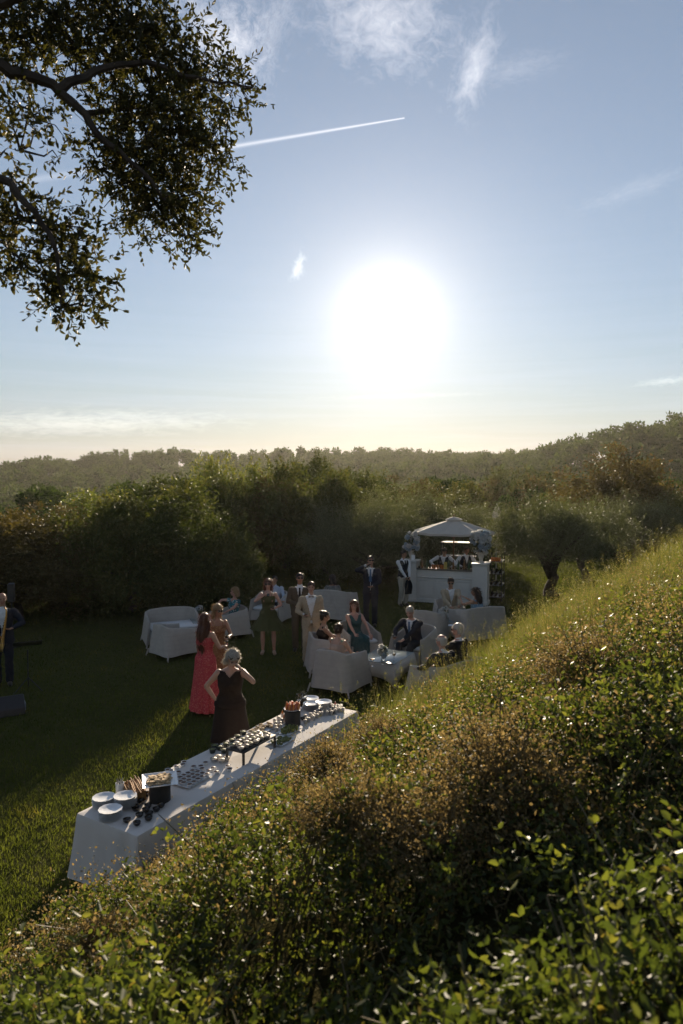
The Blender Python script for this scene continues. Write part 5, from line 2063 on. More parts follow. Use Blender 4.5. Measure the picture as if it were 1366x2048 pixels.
    def jacket(self, mat, vee=.40, wide=.085, gap=.10, length=-.26, infl=.024):
        mb = MB()
        S = self.S
        loft(mb, self.torso_rings(length, .98, infl, lambda q: .012 if q < 0 else 0), 24)
        for k in (1, -1):
            w_ = self.wr[k].lerp(self.el[k], .06)
            limb(mb, [self.sh[k] - self.u * .008, self.sh[k].lerp(self.el[k], .45), self.el[k], w_], [r * S for r in (.072, .063, .055, .043)])
        o = mb.build('jacket', mat, self.t)
        later(o, .0135, 3, self.cutter((vee, wide), .985, gap=gap))
        return o

    def shirt(self, mat, sleeves=False, infl=.012):
        mb = MB()
        S = self.S
        loft(mb, self.torso_rings(-.10, 1.0, infl), 24)
        if sleeves:
            for k in (1, -1):
                limb(mb, [self.sh[k] - self.u * .004, self.sh[k].lerp(self.el[k], .45), self.el[k], self.wr[k].lerp(self.el[k], .05)], [r * S for r in (.066, .058, .050, .036)])
        else:
            for k in (1, -1):
                limb(mb, [self.wr[k].lerp(self.el[k], .1), self.wr[k].lerp(self.el[k], .015)], [.033 * S, .033 * S])
        limb(mb, [self.N - self.u * .03 * S, self.N + self.u * .03 * S], [.066 * S, .060 * S])
        o = mb.build('shirt', mat, self.t)
        later(o, .012, 3)

    def vest(self, mat, vee=.52):
        mb = MB()
        loft(mb, self.torso_rings(-.06, .965, .022), 24)
        o = mb.build('waistcoat', mat, self.t)
        later(o, .0125, 3, self.cutter((vee, .075), .97))

    def front_at(self, q, out=0.0):
        r = self.torso_rings(q, q + .01, .014)[0]
        return r[0] + Vx(self.fw) * (r[4] + out * self.S)

    def tie(self, mat):
        S, sx = self.S, Vx(self.sx)
        qs = (.97, .90, .75, .58, .42, .36)
        wd = (.022, .017, .024, .031, .036, .004)
        v, f = [], []
        for q, w_ in zip(qs, wd):
            c = self.front_at(q, .006)
            for dd, ss in ((.008, -1), (.008, 1), (-.004, 1), (-.004, -1)):
                v.append(c + sx * w_ * S * ss + Vx(self.fw) * dd * S)
        for i in range(len(qs) - 1):
            for j in range(4):
                f.append((i * 4 + j, i * 4 + (j + 1) % 4, i * 4 + 4 + (j + 1) % 4, i * 4 + 4 + j))
        f += [(3, 2, 1, 0), tuple(range(20, 24))]
        MB().add(v, f).build('tie', mat, self.t)

    def bow(self, mat):
        S, sx = self.S, Vx(self.sx)
        c = self.front_at(.985, .012)
        m = MB()
        m.ell(c, (.010 * S, .012 * S, .012 * S), 8, 6)
        for k in (1, -1):
            m.tube([c, c + sx * .03 * S * k, c + sx * .055 * S * k], [.007 * S, .018 * S, .023 * S], 8)
        m.build('bow_tie', mat, self.t)

    def dress(self, mat, top=.80, hem=.45, flare=.30, folds=9, amp=.06, waist=.0, straps=True, depth=None, infl=.014):
        """standing dress: fitted bodice, skirt falling from the hips with folds"""
        S, P = self.S, self.P
        rings = self.torso_rings(-.05, top, infl)[::-1]
        n = 60
        v, f = [], []
        seq = []
        for i_, (c, ax, ay, rx, ry) in enumerate(rings):
            q_ = top + (-.05 - top) * i_ / 13
            e_ = .022 * S * max(0, min(1, (.22 - q_) / .22))
            seq.append((c, ax, ay, rx + e_, ry + e_, 0.0))
        c0, ax, ay, rx, ry, _ = seq[-1]
        foot = (self.an[1] + self.an[-1]) * .5
        m = 12
        for i in range(1, m + 1):
            q = i / m
            z = c0.z + (hem * S - c0.z) * q
            g = flare * S * q ** 1.15
            c = Vx((c0.x + (foot.x - c0.x) * q * .6, c0.y + (foot.y - c0.y) * q * .6, z))
            seq.append((c, Vx((1, 0, 0)), Vx((0, -1, 0)), rx + g, ry + g * (depth or .85), q))
        for c, ax, ay, rx, ry, q in seq:
            for j in range(n):
                a = 2 * math.pi * j / n
                k = 1 + amp * q * (math.sin(a * folds + 1.3) + .5 * math.sin(a * (folds * 2 + 1)))
                v.append(c + ax * (math.cos(a) * rx * k) + ay * (math.sin(a) * ry * k))
        for i in range(len(seq) - 1):
            for j in range(n):
                f.append((i * n + j, i * n + (j + 1) % n, (i + 1) * n + (j + 1) % n, (i + 1) * n + j))
        o = MB().add(v, f).build('dress', mat, self.t)
        if straps:
            self.straps(mat, top)
        return o

    def straps(self, mat, top):
        S = self.S
        for k in (1, -1):
            f_ = self.front_at(top - .02, .004) + Vx(self.sx) * .075 * S * k
            s_ = self.sh[k].lerp(self.N, .35) + self.u * .045 * S
            r = self.torso_rings(top - .02, top, .012)[0]
            b_ = r[0] - Vx(self.fw) * r[4] + Vx(self.sx) * .075 * S * k
            MB().tube([f_, f_.lerp(s_, .6) + Vx(self.fw) * .012 * S, s_, s_.lerp(b_, .4) - Vx(self.fw) * .012 * S, b_], .007 * S, 6).build('strap', mat, self.t)

    def top_full(self, mat, q0=-.08, q1=.93, infl=.013, name='dress', vee=.80, wide=.08, sleeve=0.0, lap=None):
        """sleeveless bodice over the shoulders, with a lap and skirt when seated"""
        mb = MB()
        S = self.S
        loft(mb, self.torso_rings(q0, q1, infl), 24)
        for k in (1, -1):
            if sleeve:
                limb(mb, [self.sh[k] - self.u * .006, self.sh[k].lerp(self.el[k], sleeve)], [.066 * S, .062 * S])
            else:
                mb.ell(self.sh[k].lerp(self.N, .38) - self.u * .006 * S, (.062 * S, .062 * S, .052 * S), 10, 8)
        if lap:
            for k in (1, -1):
                hp, kn, an = self.hip[k], self.kn[k], self.an[k]
                limb(mb, [hp, hp.lerp(kn, .5), kn, kn.lerp(an, lap)], [r * S for r in (.112, .108, .090, .095)])
            a, b = (self.kn[1] + self.kn[-1]) * .5, (self.an[1] + self.an[-1]) * .5
            limb(mb, [(self.hip[1] + self.hip[-1]) * .5, a, a.lerp(b, lap)], [.10 * S, .085 * S, .10 * S])
        o = mb.build(name, mat, self.t)
        later(o, .0135, 3, self.cutter((vee, wide), .955))
        return o

    def shoes(self, mat, heel=False):
        S = self.S
        for k in (1, -1):
            an, toe = self.an[k], self.toe[k]
            d = (toe - an)
            d.z = 0
            d.normalize()
            m = MB()
            hb = an - d * .045 * S
            zt_ = max(toe.z, .03)
            m.tube([Vx((hb.x, hb.y, zt_ + .012)), Vx((an.x, an.y, zt_ + .014)) + d * .03 * S, Vx((toe.x, toe.y, zt_ - .002)), Vx((toe.x, toe.y, zt_ - .006)) + d * .04 * S], [.030 * S, .040 * S, .042 * S, .022 * S], 10)
            if heel:
                m.tube([hb + Vx((0, 0, -.02)), Vx((hb.x, hb.y, max(0, zt_ - .028)))], [.012, .006], 6)
            m.build('shoe', mat, self.t)

    def shades(self, up=0.0):
        S, X, hm = self.S, self.X, self.hm
        m = MB()
        dz = .012 + up
        for k in (1, -1):
            m.ell(X(.034 * k, -.094 + up * .55, dz), (.031 * S, .009 * S, .023 * S), 12, 8, hm)
            m.tube([X(.062 * k, -.085 + up * .5, dz + .008), X(.080 * k, -.03 + up * .3, dz + .008), X(.080 * k, .02, dz * .4 + .004)], .004 * S, 5)
        m.tube([X(-.012, -.098 + up * .55, dz + .006), X(.012, -.098 + up * .55, dz + .006)], .005 * S, 6)
        m.build('sunglasses', M_SHADES, self.t)

    def hair(self, style, col, L=.45):
        S, X, hm = self.S, self.X, self.hm
        mb = MB()
        big = {'short': 1.0, 'curly': 1.14, 'bob': 1.08, 'thin': .985}.get(style, 1.04)
        mb.ell(X(0, .022, .036), (.081 * S * big, .098 * S * big, .090 * S * big), 20, 14, hm)
        mb.ell(X(0, .045, -.02), (.074 * S * big, .068 * S * big, .075 * S * big), 16, 12, hm)
        if style in ('long', 'bob', 'curly'):
            drop = {'long': L, 'bob': .16, 'curly': .13}[style]
            wd = {'long': .075, 'bob': .07, 'curly': .08}[style]
            for k in (1, -1):
                p0, p1 = X(.062 * k, .03, 0.0), X(.070 * k, .05, -.10)
                pts = [p0, p1]
                if style == 'long':
                    pts += [p1 + Vx((0.0, .03, -.10)) * S - self.u * 0.0, p1 + Vx((-.012 * k, .045, -.22)) * S, p1 + Vx((-.02 * k, .05, -drop + .06)) * S]
                    mb.tube(pts, [.035 * S, .045 * S, .052 * S, .05 * S, .018 * S], 10)
                else:
                    mb.tube(pts + [X(.072 * k, .045, -drop)], [.035 * S, .040 * S, .028 * S], 10)
            p1 = X(0, .085, -.08)
            pts = [X(0, .08, .02), p1] + ([p1 + Vx((0, .03, -.12)) * S, p1 + Vx((0, .035, -.26)) * S, p1 + Vx((0, .03, -drop)) * S] if style == 'long' else [X(0, .08, -drop)])
            mb.tube(pts, [.06 * S, .068 * S] + ([.075 * S, .062 * S, .02 * S] if style == 'long' else [.05 * S]), 12)
        if style == 'bun':
            mb.ell(X(0, .085, .085), (.048 * S, .045 * S, .045 * S), 12, 10)
        if style == 'lowbun':
            mb.ell(X(0, .115, .01), (.05 * S, .042 * S, .045 * S), 12, 10)
        if style == 'curly':
            for q in range(34):
                d = Vx(rng.normal(size=3)).normalized()
                if d.y < -.35 and d.z < .35:
                    continue
                mb.ell(X(d.x * .085, .02 + d.y * .098, .02 + d.z * .095), (.026 * S,) * 3, 8, 6)
        o = mb.build('hair', HAIR[col], self.t)
        hmi = hm.inverted()
        hc = Vx(self.hc)
        base = {'thin': .02}.get(style, .045)

        def after(me):
            bm = bmesh.new()
            bm.from_mesh(me)
            kill = []
            for fc in bm.faces:
                c = hmi @ (fc.calc_center_median() - hc) / S
                if c.y < -.035 + .012 * math.sin(c.x * 90 + c.z * 70) and c.z < base + .016 + .010 * math.sin(c.x * 70 + 1) - .25 * abs(c.x):
                    kill.append(fc)
                elif style in ('short', 'thin', 'bun', 'lowbun') and (c.z < -.075 or (abs(c.x) > .045 and c.y < .03 and c.z < -.005)) and c.y < .09:
                    kill.append(fc)
                elif style == 'thin' and c.z > .075:
                    kill.append(fc)
            bmesh.ops.delete(bm, geom=kill, context='FACES')
            # strands lying over the hair
            bm.normal_update()
            vs_ = list(bm.verts)
            N_ = {'short': 900, 'thin': 260}.get(style, 1100)
            P_, D_ = [], []
            for q in rng.integers(0, len(vs_), N_):
                vv = vs_[int(q)]
                nn = vv.normal
                down = Vx((0, .25, -1)) if style != 'curly' else Vx(rng.normal(size=3))
                tg = down - nn * down.dot(nn)
                if tg.length < .05:
                    tg = Vx((rng.normal(), rng.normal(), 0))
                P_.append(vv.co - nn * .004)
                D_.append((tg.normalized() + nn * rng.uniform(.05, .6) + Vx(rng.normal(size=3)) * .18).normalized())
            if P_:
                ll = {'short': .034, 'thin': .022, 'curly': .05, 'bun': .035, 'lowbun': .035, 'bob': .06}.get(style, .09)
                v, f, a = leaves(np.array([tuple(q) for q in P_]), np.array([tuple(q) for q in D_]), ll * rng.uniform(.6, 1.3, len(P_)), .0035, rng.random(len(P_)))
                nv = [bm.verts.new(tuple(q)) for q in v]
                for q in f:
                    bm.faces.new([nv[i] for i in q])
            bm.to_mesh(me)
            bm.free()
            at = me.attributes.new('rnd', 'FLOAT', 'POINT')
            at.data.foreach_set('value', rng.random(len(me.vertices)).astype(np.float32))
        later(o, .009, 2, after)


JOIN = []


def finish_people():
    dg = bpy.context.evaluated_depsgraph_get()
    for o, after in REMESH:
        ev = o.evaluated_get(dg)
        me = bpy.data.meshes.new_from_object(ev)
        me.name = o.name
        REM[o.name] = me
    for o, after in REMESH:
        me = REM[o.name]
        o.modifiers.clear()
        o.data = me
        if after:
            after(me)
    for o, j in JOIN:
        j(o.data)
    for o, after in REMESH:
        try:
            me = o.data
        except ReferenceError:
            continue
        me.polygons.foreach_set('use_smooth', np.ones(len(me.polygons), dtype=bool))
        if o.name.split('.')[0] in ('jacket', 'trousers', 'shirt', 'dress', 'bodice', 'skirt', 'waistcoat') and len(me.vertices):
            n_ = len(me.vertices)
            co = np.empty(n_ * 3, dtype=np.float32)
            no = np.empty(n_ * 3, dtype=np.float32)
            me.vertices.foreach_get('co', co)
            me.vertices.foreach_get('normal', no)
            co = co.reshape(-1, 3)
            no = no.reshape(-1, 3)
            ph = (sum(map(ord, o.name)) % 97) * .37
            x_, y_, z_ = co[:, 0], co[:, 1], co[:, 2]
            wr = np.sin(26 * z_ + 14 * x_ + 2 * np.sin(17 * x_ + ph) + ph) * np.sin(19 * x_ - 11 * y_ + 9 * z_ + ph * 2) + .6 * np.sin(47 * z_ - 31 * x_ + 23 * y_ + ph)
            co = co + no * (wr * .0042)[:, None]
            me.vertices.foreach_set('co', co.astype(np.float32).ravel())
            me.update()
        if o.name.split('.')[0] in ('jacket', 'dress', 'waistcoat') and len(me.polygons):
            sm = o.modifiers.new('thick', 'SOLIDIFY')
            sm.thickness = .004


REM = {}


def gp(px, py):
    return G(px, py)


def seat_at(px, y):
    return Vx(at_px(px, y))


SIT = dict(pelvis=(0, .10, .50), fl=(.12, -.42, .085), fr=(-.12, -.42, .085))


def sit(**kw):
    d = dict(SIT)
    d.update(kw)
    return d


# --- standing guests
p = Person('woman in a long red patterned dress with long auburn hair, back turned', gp(412, 1424), R(148), 1.69, 'f', 'fair', head=(R(20), R(-8), 0), hl=(.22, -.10, .80), hr=(-.14, -.34, 1.12), er=(-.6, .6, -.6))
p.dress(C_RED, .78, .05, .085, 11, .08)
p.hair('long', 'auburn', .50)
p.shoes(M_HEEL, True)
drink('goblet', 'stemmed glass held by the woman in the red dress', p.grip_w(-1) - Vx((0, 0, .09)))

p = Person('woman in an orange print dress and dark sunglasses facing her friend', Vx(at_px(432, 12.75)), R(28), 1.66, 'f', 'tan', head=(R(14), R(6), 0), hl=(.10, -.34, 1.18), el=(.7, .5, -.6), hr=(-.24, -.02, .80))
p.dress(C_ORANGE, .80, .06, .09, 10, .07)
p.hair('bob', 'blond')
p.shades()
p.shoes(M_HEEL, True)
drink('goblet', 'wine glass raised by the woman in the orange print dress', p.grip_w(1) - Vx((0, 0, .09)))

p = Person('grey haired woman in a sleeveless dark dress, hand at her glasses, leaning over the buffet', Vx(at_px(457, 9.45)), R(8), 1.70, 'f', 'fair', lean=(.02, -.16), head=(R(14), R(34), R(6)), hl=(.155, -.28, 1.50), el=(1.0, -.1, -1.1), hr=(-.19, -.02, .99), er=(-1.0, .35, .05), stout=1.12, hands=(.9, .7))
p.top_full(C_BLACKDRESS, -.12, .95, .015, 'bodice', .84, .085)
p.dress(C_BLACKDRESS, .12, .42, .075, 7, .03, straps=False, infl=.010)
p.hair('curly', 'grey')
p.shades(.055)
p.shoes(M_SHOE)

p = Person('woman in a short olive green dress sipping a red drink', gp(537, 1308), R(4), 1.70, 'f', 'rosy', head=(R(-6), R(2), 0), hr=(-.085, -.21, 1.42), er=(-1, .2, -.6), hl=(.16, -.24, 1.12), el=(.8, .5, -.5), fl=(.13, .0, .10), fr=(-.13, .03, .10))
p.dress(C_OLIVE, .82, .60, .20, 12, .07)
p.hair('bob', 'auburn')
p.shades()
p.shoes(M_HEEL, True)
drink('tumbler', 'red drink raised to the lips of the woman in olive', p.grip_w(-1) - Vx((0, .01, .05)), tilt=(R(-25), 0))
drink('tumbler', 'small glass held at waist height by the woman in olive', p.grip_w(1) - Vx((0, 0, .05)))
p = Person('bearded man in a brown suit, dark tie and sunglasses, hands clasped', gp(600, 1301), R(2), 1.78, 'm', 'tan', head=(R(10), R(-4), 0), hl=(.03, -.21, 1.07), hr=(-.06, -.22, 1.10), el=(.9, .4, -.3), er=(-.9, .4, -.3))
p.trousers(C_TAN)
p.shirt(C_SHIRT)
p.jacket(C_TAN, .42, .07, .03)
p.tie(C_TIE)
p.hair('short', 'dark')
p.shades()
p.shoes(M_SHOE)

p = Person('smiling man in a beige suit with bow tie and open jacket', gp(622, 1325), R(6), 1.74, 'm', 'fair', head=(R(-4), R(2), R(3)), hr=(-.17, -.25, 1.10), er=(-.7, .7, -.4), hl=(.25, -.05, .86), el=(.7, .8, -.2), fl=(.14, .04, .085), fr=(-.11, -.02, .085))
p.trousers(C_BEIGE, .024)
p.shirt(C_SHIRT)
p.jacket(C_BEIGE, .18, .115, .10)
p.bow(C_BOW)
p.hair('short', 'brown')
p.shoes(M_SHOE)
drink('tumbler', 'dark drink held by the man in the beige suit', p.grip_w(-1) - Vx((0, 0, .05)), red=True)

p = Person('tall man in a dark suit with blue tie drinking from a glass', gp(741, 1252), R(-4), 1.87, 'm', 'tan', head=(R(12), R(-6), 0), hr=(-.12, -.20, 1.56), er=(-1, .1, -.7), hl=(.06, -.25, 1.06), el=(.8, .5, -.4))
p.trousers(C_NAVY)
p.shirt(C_SHIRT)
p.jacket(C_NAVY, .40, .075, .03)
p.tie(C_TIEB)
p.hair('short', 'dark')
p.shades()
p.shoes(M_SHOE)
drink('tumbler', 'drink tipped to the mouth of the tall man in the dark suit', p.grip_w(-1) - Vx((0, 0, .04)), tilt=(R(-35), R(20)))

p = Person('waiter in white shirt, dark waistcoat and stone trousers standing by the bar', gp(806, 1211), R(28), 1.72, 'm', 'tan', head=(R(20), R(4), 0), hr=(-.05, -.25, .92), hl=(.07, -.26, .92), el=(.9, .6, -.2), er=(-.9, .6, -.2))
p.trousers(C_STONE)
p.shirt(C_SHIRT, True)
p.vest(C_VEST, .6)
p.tie(C_TIE)
p.hair('short', 'dark')
p.shoes(M_SHOE)
gw = (p.grip_w(1) + p.grip_w(-1)) / 2
mb = MB()
v, f = [], []
for i in range(9):
    q = i / 8
    for j in range(16):
        a = 2 * math.pi * j / 16
        r_ = (.03 + .11 * math.sin(min(1, q * 1.25) * 2.2)) * (1 + .12 * math.sin(3 * a + 4 * q))
        v.append((r_ * math.cos(a), .38 * r_ * math.sin(a), .03 - .50 * q))
for i in range(8):
    for j in range(16):
        f.append((i * 16 + j, i * 16 + (j + 1) % 16, i * 16 + 16 + (j + 1) % 16, i * 16 + 16 + j))
f += [tuple(range(15, -1, -1)), tuple(128 + j for j in range(16))]
o = mb.add(v, f).build('folded_jacket', C_BLACKSUIT)
o.location = gw
o.rotation_euler = (0, 0, R(28))
tag(o, 'dark folded jacket hanging from the hands of the waiter', 'jacket')

# --- behind the bar
b1 = bar_loc(bar_w * .42, .98, 0)
p = Person('bartender in white shirt and waistcoat bending over the counter', b1, bar_yaw + R(12), 1.76, 'm', 'tan', lean=(.05, -.42), head=(R(15), R(30), 0), hl=(.26, -.52, 1.10), hr=(-.28, -.42, 1.10), el=(1, .3, .1), er=(-1, .3, .1))
p.trousers(C_BLACKSUIT)
p.shirt(C_SHIRT, True)
p.vest(C_VEST)
p.hair('short', 'dark')
p.shoes(M_SHOE)
b2 = bar_loc(bar_w * .69, .95, 0)
p = Person('bearded bartender in white shirt and waistcoat standing upright behind the bar', b2, bar_yaw + R(30), 1.76, 'm', 'tan', lean=(0, -.08), head=(R(25), R(12), 0), hl=(.18, -.30, 1.12), hr=(-.20, -.28, 1.12), el=(.9, .5, -.2), er=(-.9, .5, -.2))
p.trousers(C_BLACKSUIT)
p.shirt(C_SHIRT, True)
p.vest(C_VEST)
p.hair('short', 'dark')
p.shoes(M_SHOE)

# --- seated guests
p = Person('woman with blond curls in a floral dress seated on a wicker chair', seat_at(459, 17.45), R(-42), 1.62, 'f', 'rosy', **sit(lean=(0, .10), head=(R(-30), 0, 0), hr=(-.42, -.16, .80), er=(-.8, .3, .4), hl=(.18, -.30, .74), el=(1, .4, .1)))
p.top_full(C_FLORAL, -.1, .95, .015, 'dress', .82, .09, .22, .55)
p.hair('curly', 'blond')
p.shoes(M_HEEL)
p = Person('dark haired guest in blue seated behind the woman in olive', seat_at(549, 19.3), R(10), 1.66, 'm', 'tan', **sit(head=(R(-15), 0, 0), hl=(.20, -.30, .66), hr=(-.20, -.30, .66)))
p.trousers(C_NAVY)
p.shirt(C_SHIRTB, True)
p.hair('short', 'dark')
p.shoes(M_SHOE)
p = Person('woman in a grey patterned top seated with her back turned on the far loveseat', seat_at(664, 19.7), R(195), 1.66, 'f', 'tan', **sit(lean=(0, -.10), head=(R(30), 0, 0), hl=(.20, -.30, .70), hr=(-.20, -.30, .70), stout=1.12))
p.top_full(C_GREYP, -.1, .95, .018, 'dress', .9, .06, .7, .6)
p.hair('bob', 'dark')
p.shoes(M_HEEL)
p = Person('dark haired woman with a high bun seated in profile beside the woman in pink', seat_at(654, 14.35), R(100), 1.64, 'f', 'tan', **sit(lean=(0, -.05), head=(R(-10), R(5), 0), hl=(.16, -.34, .66), hr=(-.16, -.34, .66)))
p.top_full(C_BLACKDRESS, -.1, .80, .013, 'dress', .95, .03, 0, .6)
p.hair('bun', 'dark')
p.shoes(M_HEEL)
p = Person('woman in an open backed blush and mint dress, hair in a low bun', seat_at(678, 13.2), R(146), 1.62, 'f', 'fair', **sit(lean=(0, -.14), head=(R(20), R(8), 0), hl=(.16, -.36, .66), hr=(-.20, -.32, .66)))
p.dress(C_PINK, .78, .40, .02, 6, .02)
p.top_full(C_MINT, -.12, .20, .016, 'skirt', .95, .01, 0, .7)
p.hair('lowbun', 'brown')
p.shoes(M_HEEL)
p = Person('red haired woman in a teal dress seated facing the low table', seat_at(711, 15.35), R(18), 1.68, 'f', 'rosy', **sit(lean=(0, -.04), head=(R(-30), R(4), 0), hl=(.24, -.34, .60), hr=(-.14, -.36, .66), el=(1, .3, 0), stout=1.12))
p.top_full(C_TEAL, -.1, .95, .017, 'dress', .72, .10, 0, .85)
p.hair('bob', 'auburn')
p.shoes(M_HEEL)
p = Person('grey haired man in a dark suit and blue tie leaning over the low table', seat_at(826, 14.75), R(-34), 1.74, 'm', 'rosy', **sit(lean=(0, -.30), head=(R(8), R(22), 0), hl=(.06, -.50, .66), hr=(-.16, -.48, .70), el=(.9, .2, -.2), er=(-.9, .2, -.2)))
p.trousers(C_NAVY)
p.shirt(C_SHIRT)
p.jacket(C_NAVY, .40, .075, .05, -.14)
p.tie(C_TIEB)
p.hair('short', 'grey')
p.shoes(M_SHOE)
drink('tumbler', 'dark drink held over the low table by the grey haired man', p.grip_w(-1) - Vx((0, 0, .05)))
p = Person('nearly bald white haired man in a dark suit on the loveseat in the grass', seat_at(884, 11.95), R(214), 1.72, 'm', 'rosy', **sit(lean=(0, -.10), head=(R(10), R(6), 0), hl=(.20, -.36, .66), hr=(-.20, -.36, .66)))
p.trousers(C_NAVY)
p.shirt(C_SHIRT)
p.jacket(C_NAVY, .45, .07, .03, -.14)
p.hair('thin', 'white')
p.shoes(M_SHOE)
p = Person('white haired man with glasses in a dark suit beside the nearly bald man', seat_at(912, 12.75), R(226), 1.76, 'm', 'rosy', **sit(lean=(0, -.04), head=(R(16), R(4), 0), hl=(.20, -.36, .66), hr=(-.20, -.36, .66)))
p.trousers(C_BLACKSUIT)
p.shirt(C_SHIRT)
p.jacket(C_BLACKSUIT, .45, .07, .03, -.14)
p.hair('short', 'white')
p.shades()
p.shoes(M_SHOE)
p = Person('man in sunglasses and a beige jacket seated facing the low table', seat_at(903, 18.35), R(6), 1.82, 'm', 'tan', **sit(lean=(0, -.16), head=(R(-12), R(18), 0), hl=(.10, -.42, .68), hr=(-.12, -.40, .66), el=(.9, .3, -.2), er=(-.9, .3, -.2)))
p.trousers(C_BEIGE)
p.shirt(C_SHIRT)
p.jacket(C_BEIGE, .40, .08, .08, -.14)
p.hair('short', 'brown')
p.shades()
p.shoes(M_SHOE)
p = Person('long haired woman in a pale blue dress seated with raised hands', seat_at(951, 17.35), R(226), 1.68, 'f', 'tan', **sit(lean=(0, -.08), head=(R(30), R(8), 0), hl=(.10, -.36, .98), hr=(-.08, -.34, 1.0), el=(.8, .2, -.6), er=(-.8, .2, -.6)))
p.dress(C_BLUE, .76, .42, .02, 6, .02)
p.top_full(C_BLUE, -.12, .20, .016, 'skirt', .95, .01, 0, .7)
p.hair('long', 'brown', .34)
p.shoes(M_HEEL)

# --- saxophonist at the left edge
p = Person('bald saxophonist in a dark suit playing by the music stand', gp(8, 1370), R(20), 1.78, 'm', 'tan', head=(R(10), R(6), 0), hl=(.20, -.27, 1.14), hr=(-.02, -.28, .90), el=(.9, .5, -.3), er=(-.9, .6, -.1))
p.trousers(C_NAVY)
p.shirt(C_SHIRT)
p.jacket(C_NAVY, .30, .10, .08)
p.shoes(M_SHOE)
M_BRASS = pmat('brass', (.50, .30, .09), .28, .15, 15, .5, metal=1.0)
sx_ = thing('saxophone', 'brass saxophone held by the bald musician', 'saxophone', p.t.location, R(20))
MB().tube([(.05, -.16, 1.52), (.07, -.24, 1.54), (.10, -.29, 1.50), (.10, -.30, 1.40), (.04, -.31, 1.0), (.02, -.31, .84), (.0, -.36, .76), (-.04, -.42, .80), (-.06, -.45, .92), (-.07, -.47, 1.02)], [.008, .010, .013, .016, .027, .034, .040, .048, .062, .095], 14, False).build('horn', M_BRASS, sx_)
for k in range(7):
    MB().lathe([(0, 0), (.014, 0), (.014, .008), (0, .01)], (.085 - .01 * k, -.345, 1.32 - .065 * k), 8).build('key', M_BRASS, sx_)
finish_people()
# ------------------------------------------------------------------ the buffet
ZT = .78
N2 = G(275, 1672, ZT)
F2 = G(715, 1422, ZT)
N1 = G(150, 1628, ZT)
E1 = (F2 - N2)
TL = E1.length
E1.normalize()
E2 = Vector((-E1.y, E1.x, 0))
TW = (N1 - N2).dot(E2)
TROT = math.atan2(E1.y, E1.x)
print('TABLE', TL, TW, math.degrees(TROT))


def tb(px, py, dz=0.0):
    """point on the cloth seen at a picture position, kept inside the table edge"""
    p = G(px, py, ZT)
    q = p - N2
    u, w_ = q.dot(E1), q.dot(E2)
    u = min(max(u, .06), TL - .06)
    w_ = min(max(w_, .06), TW - .06)
    p = N2 + E1 * u + E2 * w_
    return Vector((p.x, p.y, ZT + .002 + dz))


def make_buffet():
    t = thing('buffet_table', 'long trestle table under a white cloth', 'table', N2 * 1.0 - Vector((0, 0, ZT)), TROT)
    MB().box((TL / 2, TW / 2, ZT - .035), (TL - .02, TW - .02, .03)).build('table_top', M_WOOD, t, False)
    for x in (.15, TL / 2 - .1, TL / 2 + .1, TL - .15):
        for y in (.1, TW - .1):
            MB().tube([(x, y, 0), (x, y, ZT - .05)], .015, 6).build('leg', M_BLACK, t)
    # cloth: flat top, falling skirt with folds, hem just off the grass
    n_s = 420
    per = 2 * (TL + TW)
    v, f = [], []
    lev = [(-.03, 0.0), (0.0, .004), (.008, .03), (.012, .12), (.02, .30), (.03, .52), (.036, .74)]
    sr = np.random.default_rng(4)
    fq = [(sr.uniform(5, 26), sr.uniform(0, 6.28), sr.uniform(.3, 1)) for _ in range(9)]
    cen = (TL / 2, TW / 2)
    base = []
    for i in range(n_s):
        s_ = per * i / n_s
        if s_ < TL:
            p_ = (s_, 0, 0, -1)
        elif s_ < TL + TW:
            p_ = (TL, s_ - TL, 1, 0)
        elif s_ < 2 * TL + TW:
            p_ = (2 * TL + TW - s_, TW, 0, 1)
        else:
            p_ = (0, per - s_, -1, 0)
        base.append((p_, s_))
    for off, drop in lev:
        for (x, y, nx, ny), s_ in base:
            fold = sum(a * math.sin(w_ * s_ + ph) for w_, ph, a in fq) / 4.5
            dc = min(math.hypot(x - cx, y - cy) for cx in (0, TL) for cy in (0, TW))
            corner = math.exp(-(dc / .13) ** 2)
            k = max(0, drop) / .74
            d = off + .055 * k ** .75 * (fold - .35 * abs(fold)) + .02 * k + corner * .055 * k
            ox, oy = nx, ny
            if corner > .05:
                gx, gy = (x - cen[0]), (y - cen[1])
                ox, oy = nx + corner * .8 * (1 if gx > 0 else -1) * abs(ny), ny + corner * .8 * (1 if gy > 0 else -1) * abs(nx)
            lift = (.05 * math.sin(s_ * 5.1 + 1) * .5 + .05 + .06 * math.sin(s_ * 2.3)) * k ** 3
            v.append((x + ox * d, y + oy * d, ZT - drop + max(0, lift) + (.0 if drop else 0)))
    m = n_s
    for i in range(len(lev) - 1):
        for j in range(m):
            f.append((i * m + j, i * m + (j + 1) % m, (i + 1) * m + (j + 1) % m, (i + 1) * m + j))
    f.append(tuple(range(m)))
    o = MB().add(v, f).build('tablecloth', M_CLOTH)
    o.location = t.location
    o.rotation_euler = (0, 0, TROT)
    tag(o, 'white linen tablecloth falling over the long buffet table', 'tablecloth')


make_buffet()

